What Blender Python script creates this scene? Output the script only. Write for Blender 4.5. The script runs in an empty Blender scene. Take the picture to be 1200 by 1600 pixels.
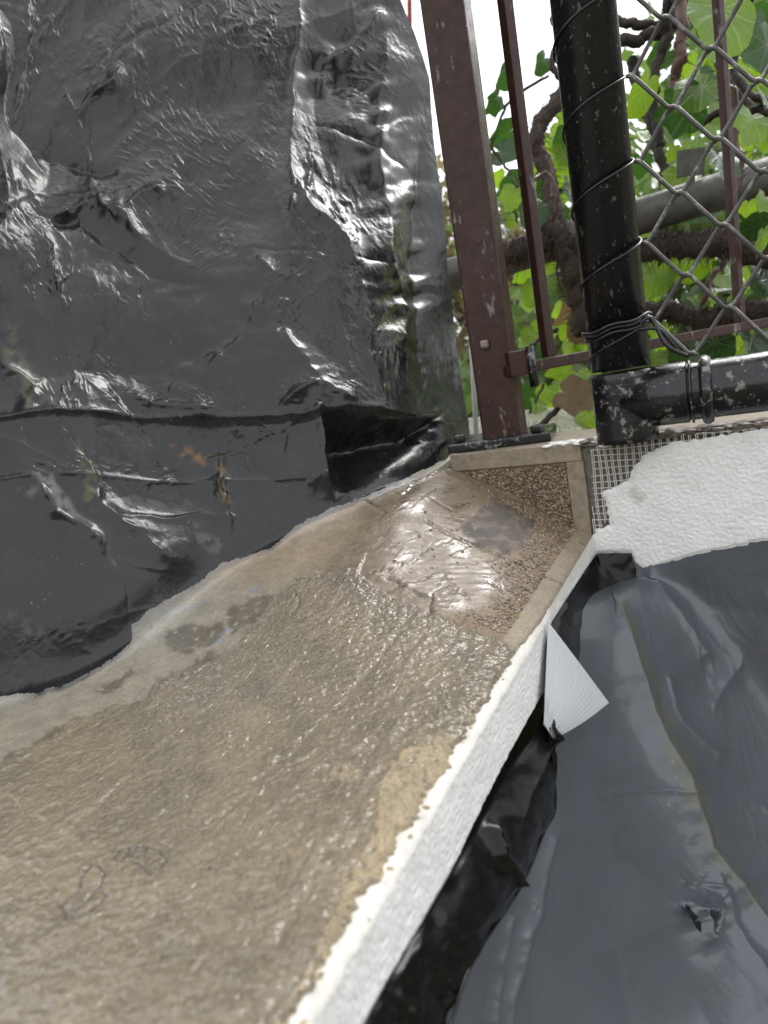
import bpy, bmesh, math, random
import numpy as np
from mathutils import Vector, Matrix

random.seed(7)
S = bpy.context.scene
COL = S.collection

# ------------------------------------------------------------------ camera
F = 1067.0                                   # focal length in photo pixels (1200 x 1600)
def _basis():
    r = math.radians(10.0)
    V = np.array([1130.0 - 600, 495.0 - 800])
    u = np.array([math.sin(r), math.cos(r)])
    d = -F * F / (V @ u)
    Y = np.array([V[0], V[1], F]); Y /= np.linalg.norm(Y)
    D = np.array([u[0] * d, u[1] * d, F]); D /= np.linalg.norm(D)
    return np.array([np.cross(Y, -D), Y, -D])
R = _basis()                                  # world axes in camera coordinates (right, down, forward)
CAM = np.array([0.1076, 0.0, 0.155])
cam = bpy.data.cameras.new('camera'); cam_o = bpy.data.objects.new('camera', cam); COL.objects.link(cam_o)
right, down, fwd = R[:, 0], R[:, 1], R[:, 2]
cam_o.matrix_world = Matrix(((right[0], -down[0], -fwd[0], CAM[0]), (right[1], -down[1], -fwd[1], CAM[1]),
                             (right[2], -down[2], -fwd[2], CAM[2]), (0, 0, 0, 1)))
cam.sensor_width = 36; cam.lens = F / 1600 * 36
cam.clip_start = 0.01; cam.clip_end = 400
cam.dof.use_dof = True; cam.dof.focus_distance = 0.47; cam.dof.aperture_fstop = 10.0
S.camera = cam_o

# ------------------------------------------------------------------ sky, sun, exposure
SUN_EL, SUN_AZ = math.radians(45), math.radians(13)     # azimuth measured from +Y towards +X
W = bpy.data.worlds.new('World'); S.world = W; W.use_nodes = True
wn, wl = W.node_tree.nodes, W.node_tree.links
sky = wn.new('ShaderNodeTexSky'); sky.sky_type = 'NISHITA'; sky.sun_disc = False
sky.sun_elevation = SUN_EL; sky.sun_rotation = SUN_AZ
sky.dust_density = 4.0; sky.air_density = 1.0; sky.ozone_density = 1.0
hs = wn.new('ShaderNodeHueSaturation'); hs.inputs['Saturation'].default_value = 0.16      # overcast: nearly grey
mixw = wn.new('ShaderNodeMix'); mixw.data_type = 'RGBA'; mixw.inputs[0].default_value = 0.55
mixw.inputs[7].default_value = (10.0, 10.2, 10.6, 1)
wl.new(sky.outputs[0], hs.inputs['Color']); wl.new(hs.outputs[0], mixw.inputs[6])
bg = wn['Background']; bg.inputs['Strength'].default_value = 0.12
wl.new(mixw.outputs[2], bg.inputs['Color'])
sun = bpy.data.lights.new('sun', 'SUN'); sun.energy = 1.3; sun.angle = math.radians(32); sun.color = (1, 0.97, 0.93)
so = bpy.data.objects.new('sun', sun); COL.objects.link(so)
sd = Vector((math.sin(SUN_AZ) * math.cos(SUN_EL), math.cos(SUN_AZ) * math.cos(SUN_EL), math.sin(SUN_EL)))
so.rotation_euler = sd.to_track_quat('Z', 'Y').to_euler(); so.location = (0, 0, 5)
S.view_settings.view_transform = 'Standard'; S.view_settings.look = 'None'
S.view_settings.exposure = 0.85; S.view_settings.gamma = 1.0; S.view_settings.use_curve_mapping = False
S.render.engine = 'CYCLES'
S.cycles.use_denoising = True
S.cycles.max_bounces = 8; S.cycles.transparent_max_bounces = 8
S.cycles.caustics_reflective = False; S.cycles.caustics_refractive = False

# ------------------------------------------------------------------ helpers
def ray(px, py):
    c = np.array([px - 600.0, py - 800.0, F]) / F
    return R @ c
def at(px, py, depth):                        # the point seen at a pixel, at a depth in metres
    return CAM + ray(px, py) * depth
def on_y(px, py, y):
    d = ray(px, py); return CAM + d * ((y - CAM[1]) / d[1])
def on_z(px, py, z):
    d = ray(px, py); return CAM + d * ((z - CAM[2]) / d[2])
def on_x(px, py, x):
    d = ray(px, py); return CAM + d * ((x - CAM[0]) / d[0])
def rays(px, py):
    c = np.stack([(px - 600.0) / F, (py - 800.0) / F, np.ones_like(px)], -1)
    return c @ R.T
def project(P):
    q = (P - CAM) @ R
    return 600 + F * q[..., 0] / q[..., 2], 800 + F * q[..., 1] / q[..., 2]
def depth_of(P):
    return float((np.array(P) - CAM) @ R[:, 2])
def ss(a, b, x):
    t = np.clip((x - a) / (b - a), 0, 1); return t * t * (3 - 2 * t)
def noise(x, y, seed=0):
    x = np.asarray(x, float); y = np.asarray(y, float)
    rng = np.random.RandomState(seed + 11)
    g = rng.rand(256) * 2 * np.pi; p = rng.permutation(256)
    xi = np.floor(x).astype(np.int64); yi = np.floor(y).astype(np.int64)
    fx, fy = x - xi, y - yi
    u = fx * fx * fx * (fx * (fx * 6 - 15) + 10); v = fy * fy * fy * (fy * (fy * 6 - 15) + 10)
    def gr(ix, iy, dx, dy):
        a = g[p[(p[ix & 255] + iy) & 255]]
        return np.cos(a) * dx + np.sin(a) * dy
    n00 = gr(xi, yi, fx, fy); n10 = gr(xi + 1, yi, fx - 1, fy)
    n01 = gr(xi, yi + 1, fx, fy - 1); n11 = gr(xi + 1, yi + 1, fx - 1, fy - 1)
    return ((n00 * (1 - u) + n10 * u) * (1 - v) + (n01 * (1 - u) + n11 * u) * v) * 1.41
def fbm(x, y, o=4, seed=0):
    s = 0; a = 1.0; n = 0
    for i in range(o):
        s = s + a * noise(x * 2 ** i, y * 2 ** i, seed + i * 7); n += a; a *= .5
    return s / n
def poly_sd(px, py, pts):                     # signed distance to a polygon, negative inside
    P = np.array(pts, float); n = len(P)
    d = np.full(px.shape, 1e18); ins = np.zeros(px.shape, bool)
    for i in range(n):
        a, b = P[i], P[(i + 1) % n]
        e = b - a; wx, wy = px - a[0], py - a[1]
        t = np.clip((wx * e[0] + wy * e[1]) / (e @ e + 1e-12), 0, 1)
        d = np.minimum(d, (wx - t * e[0]) ** 2 + (wy - t * e[1]) ** 2)
        c = ((a[1] <= py) & (b[1] > py)) | ((b[1] <= py) & (a[1] > py))
        xx = a[0] + (py - a[1]) / (e[1] if abs(e[1]) > 1e-9 else 1e-9) * e[0]
        ins ^= c & (px < xx)
    d = np.sqrt(d); return np.where(ins, -d, d)
def line_d(px, py, pts):                      # distance to a polyline
    P = np.array(pts, float); d = np.full(px.shape, 1e18)
    for a, b in zip(P[:-1], P[1:]):
        e = b - a; wx, wy = px - a[0], py - a[1]
        t = np.clip((wx * e[0] + wy * e[1]) / (e @ e + 1e-12), 0, 1)
        d = np.minimum(d, (wx - t * e[0]) ** 2 + (wy - t * e[1]) ** 2)
    return np.sqrt(d)

def link(name, me, mat=None, parent=None, smooth=True):
    o = bpy.data.objects.new(name, me); COL.objects.link(o)
    if mat is not None:
        if len(me.materials) == 0: me.materials.append(mat)
    if smooth and len(me.polygons):
        me.polygons.foreach_set('use_smooth', np.ones(len(me.polygons), bool))
    if parent is not None: o.parent = parent
    return o
def mesh_from(name, verts, faces, mat=None, parent=None, smooth=True):
    me = bpy.data.meshes.new(name)
    me.from_pydata([tuple(v) for v in verts], [], faces); me.update()
    return link(name, me, mat, parent, smooth)
def np_mesh(name, V, Q):                      # fast quad mesh from arrays
    me = bpy.data.meshes.new(name)
    me.vertices.add(len(V)); me.vertices.foreach_set('co', np.ascontiguousarray(V, np.float32).ravel())
    k = Q.shape[1]
    me.loops.add(Q.size); me.loops.foreach_set('vertex_index', np.ascontiguousarray(Q, np.int32).ravel())
    me.polygons.add(len(Q)); me.polygons.foreach_set('loop_start', np.arange(0, Q.size, k, dtype=np.int32))
    me.update(calc_edges=True); me.validate()
    return me
def grid_quads(nu, nv):
    i = np.arange(nu * nv).reshape(nv, nu)
    return np.stack([i[:-1, :-1], i[:-1, 1:], i[1:, 1:], i[1:, :-1]], -1).reshape(-1, 4)
def compact(V, Q, *attrs):
    used = np.unique(Q); mp = np.full(len(V), -1); mp[used] = np.arange(len(used))
    return (V[used], mp[Q]) + tuple(a[used] for a in attrs)
def col_attr(me, name, C):
    a = me.color_attributes.new(name, 'FLOAT_COLOR', 'POINT')
    C4 = np.ones((len(C), 4), np.float32); C4[:, :C.shape[1]] = C
    a.data.foreach_set('color', C4.ravel())
def tag(o, label=None, cat=None, group=None, kind=None):
    if label: o['label'] = label
    if cat: o['category'] = cat
    if group: o['group'] = group
    if kind: o['kind'] = kind
    return o
def empty(name, loc=(0, 0, 0)):
    o = bpy.data.objects.new(name, None); COL.objects.link(o); o.location = tuple(loc); o.empty_display_size = .02
    return o
def part(o, root):                            # parent a world-space mesh to its thing
    o.parent = root; o.matrix_parent_inverse = Matrix.Translation(root.location).inverted(); return o

def tube_data(pts, rad, sides=10, caps=True, V=None, Fc=None, wob=0.0, seed=0):
    pts = np.array(pts, float); n = len(pts)
    rad = np.full(n, rad) if np.isscalar(rad) else np.array(rad, float)
    V = [] if V is None else V; Fc = [] if Fc is None else Fc
    rng = random.Random(seed); base = len(V)
    T = np.gradient(pts, axis=0); T /= np.linalg.norm(T, axis=1)[:, None] + 1e-12
    a = np.array([0, 0, 1.0]) if abs(T[0][2]) < .9 else np.array([1.0, 0, 0])
    N = a - T[0] * (a @ T[0]); N /= np.linalg.norm(N)
    for i in range(n):
        N = N - T[i] * (N @ T[i]); N /= np.linalg.norm(N) + 1e-12
        B = np.cross(T[i], N)
        for k in range(sides):
            t = 2 * math.pi * k / sides
            r = rad[i] * (1 + (rng.random() - .5) * 2 * wob)
            V.append(pts[i] + (N * math.cos(t) + B * math.sin(t)) * r)
    for i in range(n - 1):
        for k in range(sides):
            k2 = (k + 1) % sides
            Fc.append((base + i * sides + k, base + i * sides + k2, base + (i + 1) * sides + k2, base + (i + 1) * sides + k))
    if caps:
        Fc.append(tuple(base + k for k in range(sides))[::-1]); Fc.append(tuple(base + (n - 1) * sides + k for k in range(sides)))
    return V, Fc
def tube(name, pts, rad, mat, root=None, sides=10, wob=0.0, seed=0):
    V, Fc = tube_data(pts, rad, sides, True, wob=wob, seed=seed)
    o = mesh_from(name, V, Fc, mat)
    return part(o, root) if root is not None else o
def spline(pts, n=40):
    P = np.array(pts, float); m = len(P)
    if m < 3: return np.array([P[0] + (P[-1] - P[0]) * t for t in np.linspace(0, 1, n)])
    out = []
    for t in np.linspace(0, m - 1 - 1e-6, n):
        i = int(t); f = t - i
        p0, p1, p2, p3 = P[max(i - 1, 0)], P[i], P[min(i + 1, m - 1)], P[min(i + 2, m - 1)]
        out.append(.5 * ((2 * p1) + (-p0 + p2) * f + (2 * p0 - 5 * p1 + 4 * p2 - p3) * f * f + (-p0 + 3 * p1 - 3 * p2 + p3) * f ** 3))
    return np.array(out)
def box(name, c, dims, mat, root=None, rz=0.0, bevel=0.001, rx=0.0, ry=0.0):
    bm = bmesh.new(); bmesh.ops.create_cube(bm, size=1)
    bmesh.ops.scale(bm, vec=dims, verts=bm.verts)
    if bevel: bmesh.ops.bevel(bm, geom=bm.edges[:], offset=bevel, segments=2, affect='EDGES', profile=.6)
    M = Matrix.Translation(tuple(c)) @ Matrix.Rotation(rz, 4, 'Z') @ Matrix.Rotation(ry, 4, 'Y') @ Matrix.Rotation(rx, 4, 'X')
    bmesh.ops.transform(bm, matrix=M, verts=bm.verts)
    me = bpy.data.meshes.new(name); bm.to_mesh(me); bm.free()
    o = link(name, me, mat, None, False)
    return part(o, root) if root is not None else o

# ------------------------------------------------------------------ materials
class MT:
    def __init__(self, name):
        self.m = bpy.data.materials.new(name); self.m.use_nodes = True
        self.n = self.m.node_tree.nodes; self.l = self.m.node_tree.links
        self.b = self.n['Principled BSDF']
        self.tc = self.n.new('ShaderNodeTexCoord')
    def set(self, **k):
        for a, v in k.items(): self.b.inputs[a.replace('_', ' ')].default_value = v
        return self
    def noise(self, scale, detail=4, rough=.55, coord='Object', dist=0.0, vec=None):
        t = self.n.new('ShaderNodeTexNoise'); t.inputs['Scale'].default_value = scale
        t.inputs['Detail'].default_value = detail; t.inputs['Roughness'].default_value = rough
        t.inputs['Distortion'].default_value = dist
        self.l.new(vec if vec is not None else self.tc.outputs[coord], t.inputs['Vector']); return t.outputs['Fac']
    def map(self, scale=(1, 1, 1), rot=(0, 0, 0)):
        m = self.n.new('ShaderNodeMapping'); m.inputs['Scale'].default_value = scale; m.inputs['Rotation'].default_value = rot
        self.l.new(self.tc.outputs['Object'], m.inputs['Vector']); return m.outputs[0]
    def voro(self, scale, feature='F1', vec=None, rand=1.0):
        t = self.n.new('ShaderNodeTexVoronoi'); t.inputs['Scale'].default_value = scale; t.feature = feature
        t.inputs['Randomness'].default_value = rand
        self.l.new(vec if vec is not None else self.tc.outputs['Object'], t.inputs['Vector']); return t.outputs[0]
    def ramp(self, fac, stops):
        r = self.n.new('ShaderNodeValToRGB'); e = r.color_ramp.elements
        while len(e) < len(stops): e.new(.5)
        for i, (p, c) in enumerate(stops):
            e[i].position = p; e[i].color = (c, c, c, 1) if not hasattr(c, '__len__') else tuple(c) + (1,)
        self.l.new(fac, r.inputs[0]); return r.outputs[0]
    def mix(self, fac, a, b, mode='MIX'):
        m = self.n.new('ShaderNodeMix'); m.data_type = 'RGBA'; m.blend_type = mode
        for s, v in ((0, fac), (6, a), (7, b)):
            if hasattr(v, 'is_linked'): self.l.new(v, m.inputs[s])
            elif s == 0: m.inputs[0].default_value = v
            else: m.inputs[s].default_value = (v if hasattr(v, '__len__') else (v, v, v)) + ((1,) if not hasattr(v, '__len__') or len(v) == 3 else ())
        return m.outputs[2]
    def math(self, op, a, b=0.0, c=None):
        m = self.n.new('ShaderNodeMath'); m.operation = op
        for i, v in enumerate((a, b) if c is None else (a, b, c)):
            if hasattr(v, 'is_linked'): self.l.new(v, m.inputs[i])
            else: m.inputs[i].default_value = v
        return m.outputs[0]
    def attr(self, name):
        a = self.n.new('ShaderNodeAttribute'); a.attribute_name = name; return a
    def bump(self, h, strength=.3, dist=.001, normal=None):
        b = self.n.new('ShaderNodeBump'); b.inputs['Strength'].default_value = strength; b.inputs['Distance'].default_value = dist
        self.l.new(h, b.inputs['Height'])
        if normal is not None: self.l.new(normal, b.inputs['Normal'])
        return b.outputs[0]
    def to(self, out, inp): self.l.new(out, self.b.inputs[inp]); return self

def mat_screed():
    m = MT('wet_mortar')
    a = m.attr('tint'); g = m.attr('gloss')
    n1 = m.noise(420, 5, .65); n2 = m.noise(60, 4)
    v = m.ramp(n1, [(.25, .72), (.75, 1.25)]); v2 = m.ramp(n2, [(.3, .86), (.7, 1.12)])
    c = m.mix(1.0, m.mix(1.0, a.outputs['Color'], v, 'MULTIPLY'), v2, 'MULTIPLY')
    m.to(c, 'Base Color')
    sep = m.n.new('ShaderNodeSeparateColor'); m.l.new(g.outputs['Color'], sep.inputs[0])
    m.to(sep.outputs[0], 'Roughness'); m.to(sep.outputs[1], 'Coat Weight')
    w = m.noise(250, 2, .5, dist=.5)
    worm = m.math('SUBTRACT', 1.0, m.math('MULTIPLY', m.math('ABSOLUTE', m.math('SUBTRACT', w, .5)), 5.0))
    blob = m.ramp(m.noise(400, 2, .5), [(.38, 0), (.62, 1)])
    h = m.math('ADD', m.math('ADD', m.math('MULTIPLY', worm, .28), m.math('MULTIPLY', blob, .45)), m.math('MULTIPLY', m.noise(850, 3, .65), .8))
    bs = m.n.new('ShaderNodeBump'); bs.inputs['Distance'].default_value = .0024
    m.l.new(sep.outputs[2], bs.inputs['Strength']); m.l.new(h, bs.inputs['Height'])
    m.to(bs.outputs[0], 'Normal')
    cb = m.n.new('ShaderNodeBump'); cb.inputs['Distance'].default_value = .0030
    m.l.new(sep.outputs[2], cb.inputs['Strength']); m.l.new(m.math('ADD', m.noise(210, 1, .4, dist=.4), m.math('MULTIPLY', m.noise(430, 1, .4), .25)), cb.inputs['Height'])
    m.to(cb.outputs[0], 'Coat Normal')
    m.set(Coat_Roughness=.05)
    return m.m
def mat_plastic(name, base, crk=.5, rough=(.16, .34), stain=True, dust=.05, coat=.5, spec=.5):
    m = MT(name)
    big = m.noise(14, 3, .6); mid = m.noise(38, 5, .65)
    dm = m.ramp(mid, [(.42, 0), (.72, 1)])
    c = m.mix(m.math('MULTIPLY', dm, .55), base, (dust, dust, dust * 1.04))
    if stain:
        a = m.attr('stain'); c = m.mix(a.outputs['Alpha'], c, a.outputs['Color'])
    m.to(c, 'Base Color')
    m.to(m.ramp(m.noise(70, 5, .7), [(.35, rough[0]), (.65, rough[1])]), 'Roughness')
    mask = m.ramp(big, [(.42, .0), (.62, 1)])
    vo = m.voro(110, 'DISTANCE_TO_EDGE', m.map((1, 1, .55)))
    st = m.noise(190, 4, .7, dist=1.2)
    h = m.math('MULTIPLY', m.math('ADD', m.math('MINIMUM', m.math('MULTIPLY', vo, 2.2), .8), st), mask)
    nb = m.bump(h, crk, .0012)
    nb = m.bump(m.noise(420, 3, .6), .10, .0006, nb)
    m.to(nb, 'Normal'); m.to(nb, 'Coat Normal')
    m.set(IOR=1.5, Coat_Weight=coat, Coat_Roughness=.07); m.b.inputs['Specular IOR Level'].default_value = spec
    return m.m
def mat_simple(name, col, rough=.5, metal=0.0, var=.25, scale=60, bump=.15, bscale=300, spec=.5, coat=0.0):
    m = MT(name)
    n = m.noise(scale, 5, .6)
    lo = tuple(max(0, x * (1 - var)) for x in col); hi = tuple(min(1, x * (1 + var)) for x in col)
    m.to(m.ramp(n, [(.3, lo), (.7, hi)]), 'Base Color')
    m.to(m.ramp(m.noise(scale * 2.3, 4), [(.3, max(.03, rough * .75)), (.7, min(1, rough * 1.3))]), 'Roughness')
    m.to(m.bump(m.noise(bscale, 4, .6), bump, .001), 'Normal')
    m.set(Metallic=metal, Coat_Weight=coat, Coat_Roughness=.08)
    m.b.inputs['Specular IOR Level'].default_value = spec
    return m.m
def mat_render_white():
    m = MT('white_render')
    n = m.noise(45, 4); a = m.attr('tint')
    m.to(m.mix(1.0, a.outputs['Color'], m.ramp(n, [(.3, .93), (.7, 1.02)]), 'MULTIPLY'), 'Base Color')
    m.set(Roughness=.55)
    m.to(m.bump(m.noise(600, 4, .6), .25, .0006), 'Normal')
    return m.m
def mat_painted(name, paint, worn, lo, hi, rough, scale=(1, 1, 1), specks=.63, droplets=True, mid=55):
    m = MT(name)
    v = m.map(scale)
    patch = m.ramp(m.noise(mid, 6, .68, vec=v), [(lo, 0), (hi, 1)])
    spk = m.ramp(m.noise(330, 3, .5, vec=v), [(specks, 0), (specks + .05, 1)])
    fac = m.math('MAXIMUM', patch, m.math('MULTIPLY', spk, .75))
    pc = m.ramp(m.noise(90, 5), [(.3, tuple(x * .75 for x in paint)), (.7, tuple(x * 1.3 for x in paint))])
    m.to(m.mix(fac, pc, worn), 'Base Color')
    m.to(m.ramp(m.noise(120, 4), [(.3, rough * .7), (.7, rough * 1.5)]), 'Roughness')
    h = m.math('ADD', m.math('MULTIPLY', fac, .6), m.noise(260, 4, .6))
    nb = m.bump(h, .25, .0008)
    if droplets:
        d = m.ramp(m.voro(340), [(.0, 1), (.15, .8), (.26, 0)])
        nb = m.bump(m.math('MULTIPLY', d, m.ramp(m.noise(70, 2), [(.56, 0), (.6, 1)])), .3, .0006, nb)
    m.to(nb, 'Normal')
    return m.m
def mat_leaf(name, c1, c2, tr, vein, gloss=.28):
    m = MT(name)
    info = m.n.new('ShaderNodeObjectInfo')
    uv = m.n.new('ShaderNodeSeparateXYZ'); m.l.new(m.tc.outputs['UV'], uv.inputs[0])
    x = m.math('SUBTRACT', uv.outputs[0], .5); y = m.math('SUBTRACT', uv.outputs[1], .3)
    ang = m.math('ARCTAN2', x, y)
    r = m.math('SQRT', m.math('ADD', m.math('MULTIPLY', x, x), m.math('MULTIPLY', y, y)))
    fr = m.math('ABSOLUTE', m.math('SUBTRACT', m.math('FRACT', m.math('ADD', m.math('DIVIDE', ang, .72), .5)), .5))
    d1 = m.math('MULTIPLY', m.math('MULTIPLY', fr, .72), r)
    wob = m.math('MULTIPLY', m.noise(9, 3, coord='UV'), .05)
    yy = m.math('FRACT', m.math('MULTIPLY', m.math('ADD', m.math('SUBTRACT', y, m.math('MULTIPLY', m.math('ABSOLUTE', x), .8)), wob), 7))
    d2 = m.math('MULTIPLY', m.math('ABSOLUTE', m.math('SUBTRACT', yy, .5)), .14)
    vm = m.math('MAXIMUM', m.ramp(d1, [(.004, 1), (.018, 0)]), m.math('MULTIPLY', m.ramp(d2, [(.002, 1), (.012, 0)]), .45))
    base = m.mix(info.outputs['Random'], c1, c2)
    base = m.mix(1.0, base, m.ramp(m.noise(6, 4, coord='UV'), [(.3, .7), (.7, 1.25)]), 'MULTIPLY')
    base = m.mix(m.math('MULTIPLY', vm, .6), base, vein)
    m.to(base, 'Base Color'); m.set(Roughness=gloss, Coat_Weight=.35, Coat_Roughness=.12)
    hb = m.math('ADD', m.math('MULTIPLY', vm, -1.0), m.math('MULTIPLY', m.noise(14, 3, coord='UV'), 1.2))
    nb = m.bump(hb, .5, .002); m.to(nb, 'Normal')
    t = m.n.new('ShaderNodeBsdfTranslucent'); m.l.new(nb, t.inputs['Normal'])
    m.l.new(m.mix(m.math('MULTIPLY', vm, .5), m.mix(info.outputs['Random'], tr, tuple(q * .6 for q in tr)), vein), t.inputs['Color'])
    ms = m.n.new('ShaderNodeMixShader'); ms.inputs[0].default_value = .45
    m.l.new(m.b.outputs[0], ms.inputs[1]); m.l.new(t.outputs[0], ms.inputs[2])
    m.l.new(ms.outputs[0], m.n['Material Output'].inputs['Surface'])
    return m.m
def mat_stone():
    m = MT('pebble'); a = m.attr('tint')
    m.to(m.mix(1.0, a.outputs['Color'], m.ramp(m.noise(700, 3), [(.3, .75), (.7, 1.2)]), 'MULTIPLY'), 'Base Color')
    m.set(Roughness=.28, Coat_Weight=.3, Coat_Roughness=.1)
    return m.m

M = dict(
    screed=mat_screed(), white=mat_render_white(), stone=mat_stone(),
    sheet=mat_plastic('dark_film', (.0085, .0092, .0103), .40, (.20, .34), True, .022, .30, .36),
    sheet2=mat_plastic('dark_film_smooth', (.090, .099, .114), .07, (.28, .40), True, .08, .4),
    bitumen=mat_simple('bitumen', (.005, .005, .005), .22, 0, .4, 80, .12, 160, .28),
    core=mat_simple('old_concrete', (.12, .11, .095), .85, 0, .3, 70, .6, 300),
    margin=mat_simple('smooth_concrete', (.27, .225, .165), .5, 0, .25, 180, .35, 900),
    adhesive=mat_simple('grey_adhesive', (.17, .155, .125), .6, 0, .35, 150, .7, 420),
    matrix=mat_simple('cement_matrix', (.15, .105, .06), .5, 0, .45, 300, .7, 700),
    dirt=mat_simple('mortar_crumbs', (.13, .10, .075), .4, 0, .5, 200, .8, 500),
    whitepaint=mat_simple('white_splash', (.72, .72, .70), .35, 0, .12, 120, .5, 300),
    thread=mat_simple('glass_fibre', (.62, .60, .55), .5, 0, .15, 300, .1, 300),
    brown=mat_painted('brown_paint', (.043, .0185, .0130), (.22, .20, .18), .61, .66, .34, (1, 1, .35), .70),
    black=mat_painted('black_paint', (.010, .0105, .012), (.19, .185, .18), .69, .74, .22, (1, 1, .6), .64),
    blackworn=mat_painted('worn_black_paint', (.009, .0095, .011), (.20, .185, .165), .57, .63, .18, (1, 1, 1), .66, True, 95),
    wire=mat_painted('coated_wire', (.075, .073, .068), (.22, .21, .2), .56, .62, .38, (1, 1, 1), .66, True, 90),
    darkwire=mat_simple('black_wire', (.012, .012, .013), .3, 0, .3, 200, .1, 400),
    galv=mat_simple('dull_grey_metal', (.095, .088, .076), .5, .2, .4, 60, .25, 300),
    steel=mat_simple('bolt_steel', (.22, .18, .15), .4, .7, .3, 200, .2, 500),
    bark=mat_simple('ivy_bark', (.045, .031, .022), .85, 0, .5, 180, .9, 420),
    darkbark=mat_simple('dark_bark', (.028, .020, .015), .7, 0, .5, 120, .8, 300),
    redstem=mat_simple('red_stem', (.085, .040, .026), .5, 0, .3, 100, .3, 300),
    root=mat_simple('root_hair', (.060, .040, .026), .8, 0, .4, 200, .1, 300),
    redpaint=mat_simple('red_paint', (.33, .06, .05), .5, 0, .2, 20, .1, 100),
    palemetal=mat_simple('pale_metal', (.45, .46, .45), .45, .1, .15, 30, .1, 200),
    leaf=mat_leaf('ivy_leaf', (.040, .105, .010), (.085, .165, .014), (.34, .58, .018), (.34, .44, .16)),
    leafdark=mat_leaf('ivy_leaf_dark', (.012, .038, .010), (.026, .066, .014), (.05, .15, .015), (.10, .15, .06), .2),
    leaflime=mat_leaf('ivy_leaf_young', (.09, .19, .015), (.13, .23, .02), (.40, .62, .03), (.26, .38, .08)),
    leafdead=mat_leaf('ivy_leaf_dead', (.12, .075, .028), (.16, .11, .04), (.25, .16, .05), (.2, .14, .07), .5),
    bushleaf=mat_leaf('bush_leaf', (.05, .11, .025), (.11, .15, .05), (.22, .36, .07), (.2, .28, .1), .45),
    dryleaf=mat_leaf('dry_bush_leaf', (.15, .12, .055), (.11, .12, .05), (.28, .24, .10), (.22, .2, .1), .6),
    ground=mat_simple('garden_soil', (.09, .085, .05), .95, 0, .5, 2.0, .6, 20),
)

M['brown'].node_tree.nodes['Principled BSDF'].inputs['Specular IOR Level'].default_value = .3
# ------------------------------------------------------------------ ground
gm = mesh_from('ground', [(-200, -200, -.95), (200, -200, -.95), (200, 200, -.95), (-200, 200, -.95)], [(0, 1, 2, 3)], M['ground'])
tag(gm, kind='structure')

# ------------------------------------------------------------------ the ledge (low wall) being re-rendered
YB = .558; ZB = .076                          # front and top of the raised return wall
def zA(X, y):                                 # height of the ledge's mortar surface
    q = np.clip(-X, 0, None)
    t = q / .118
    r = np.where(t < .85, t, .85 + .15 * (1 - np.exp(-(t - .85) / .15)))
    return ss(.22, .50, y) * .066 * r
def on_ledge(px, py, lift=0.0):
    d = ray(px, py); t = (0 - CAM[2]) / d[2]
    for _ in range(60):
        p = CAM + d * t
        t = .5 * t + .5 * ((float(zA(np.array(p[0]), np.array(p[1]))) + lift - CAM[2]) / d[2])
    return CAM + d * t

ledge = empty('rendered_wall', (-.17, .5, -.95))
tag(ledge, 'low wall with wet mortar top, exposed pebble panel and white rendered edge', 'wall')
# core
part(box('wall_core', (-.187, .53, -.021), (.360, 1.06, .026), M['core'], None, 0, .001), ledge)
part(box('wall_base', (-.22, .53, -.493), (.30, 1.06, .914), M['core'], None, 0, .002), ledge)
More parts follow.
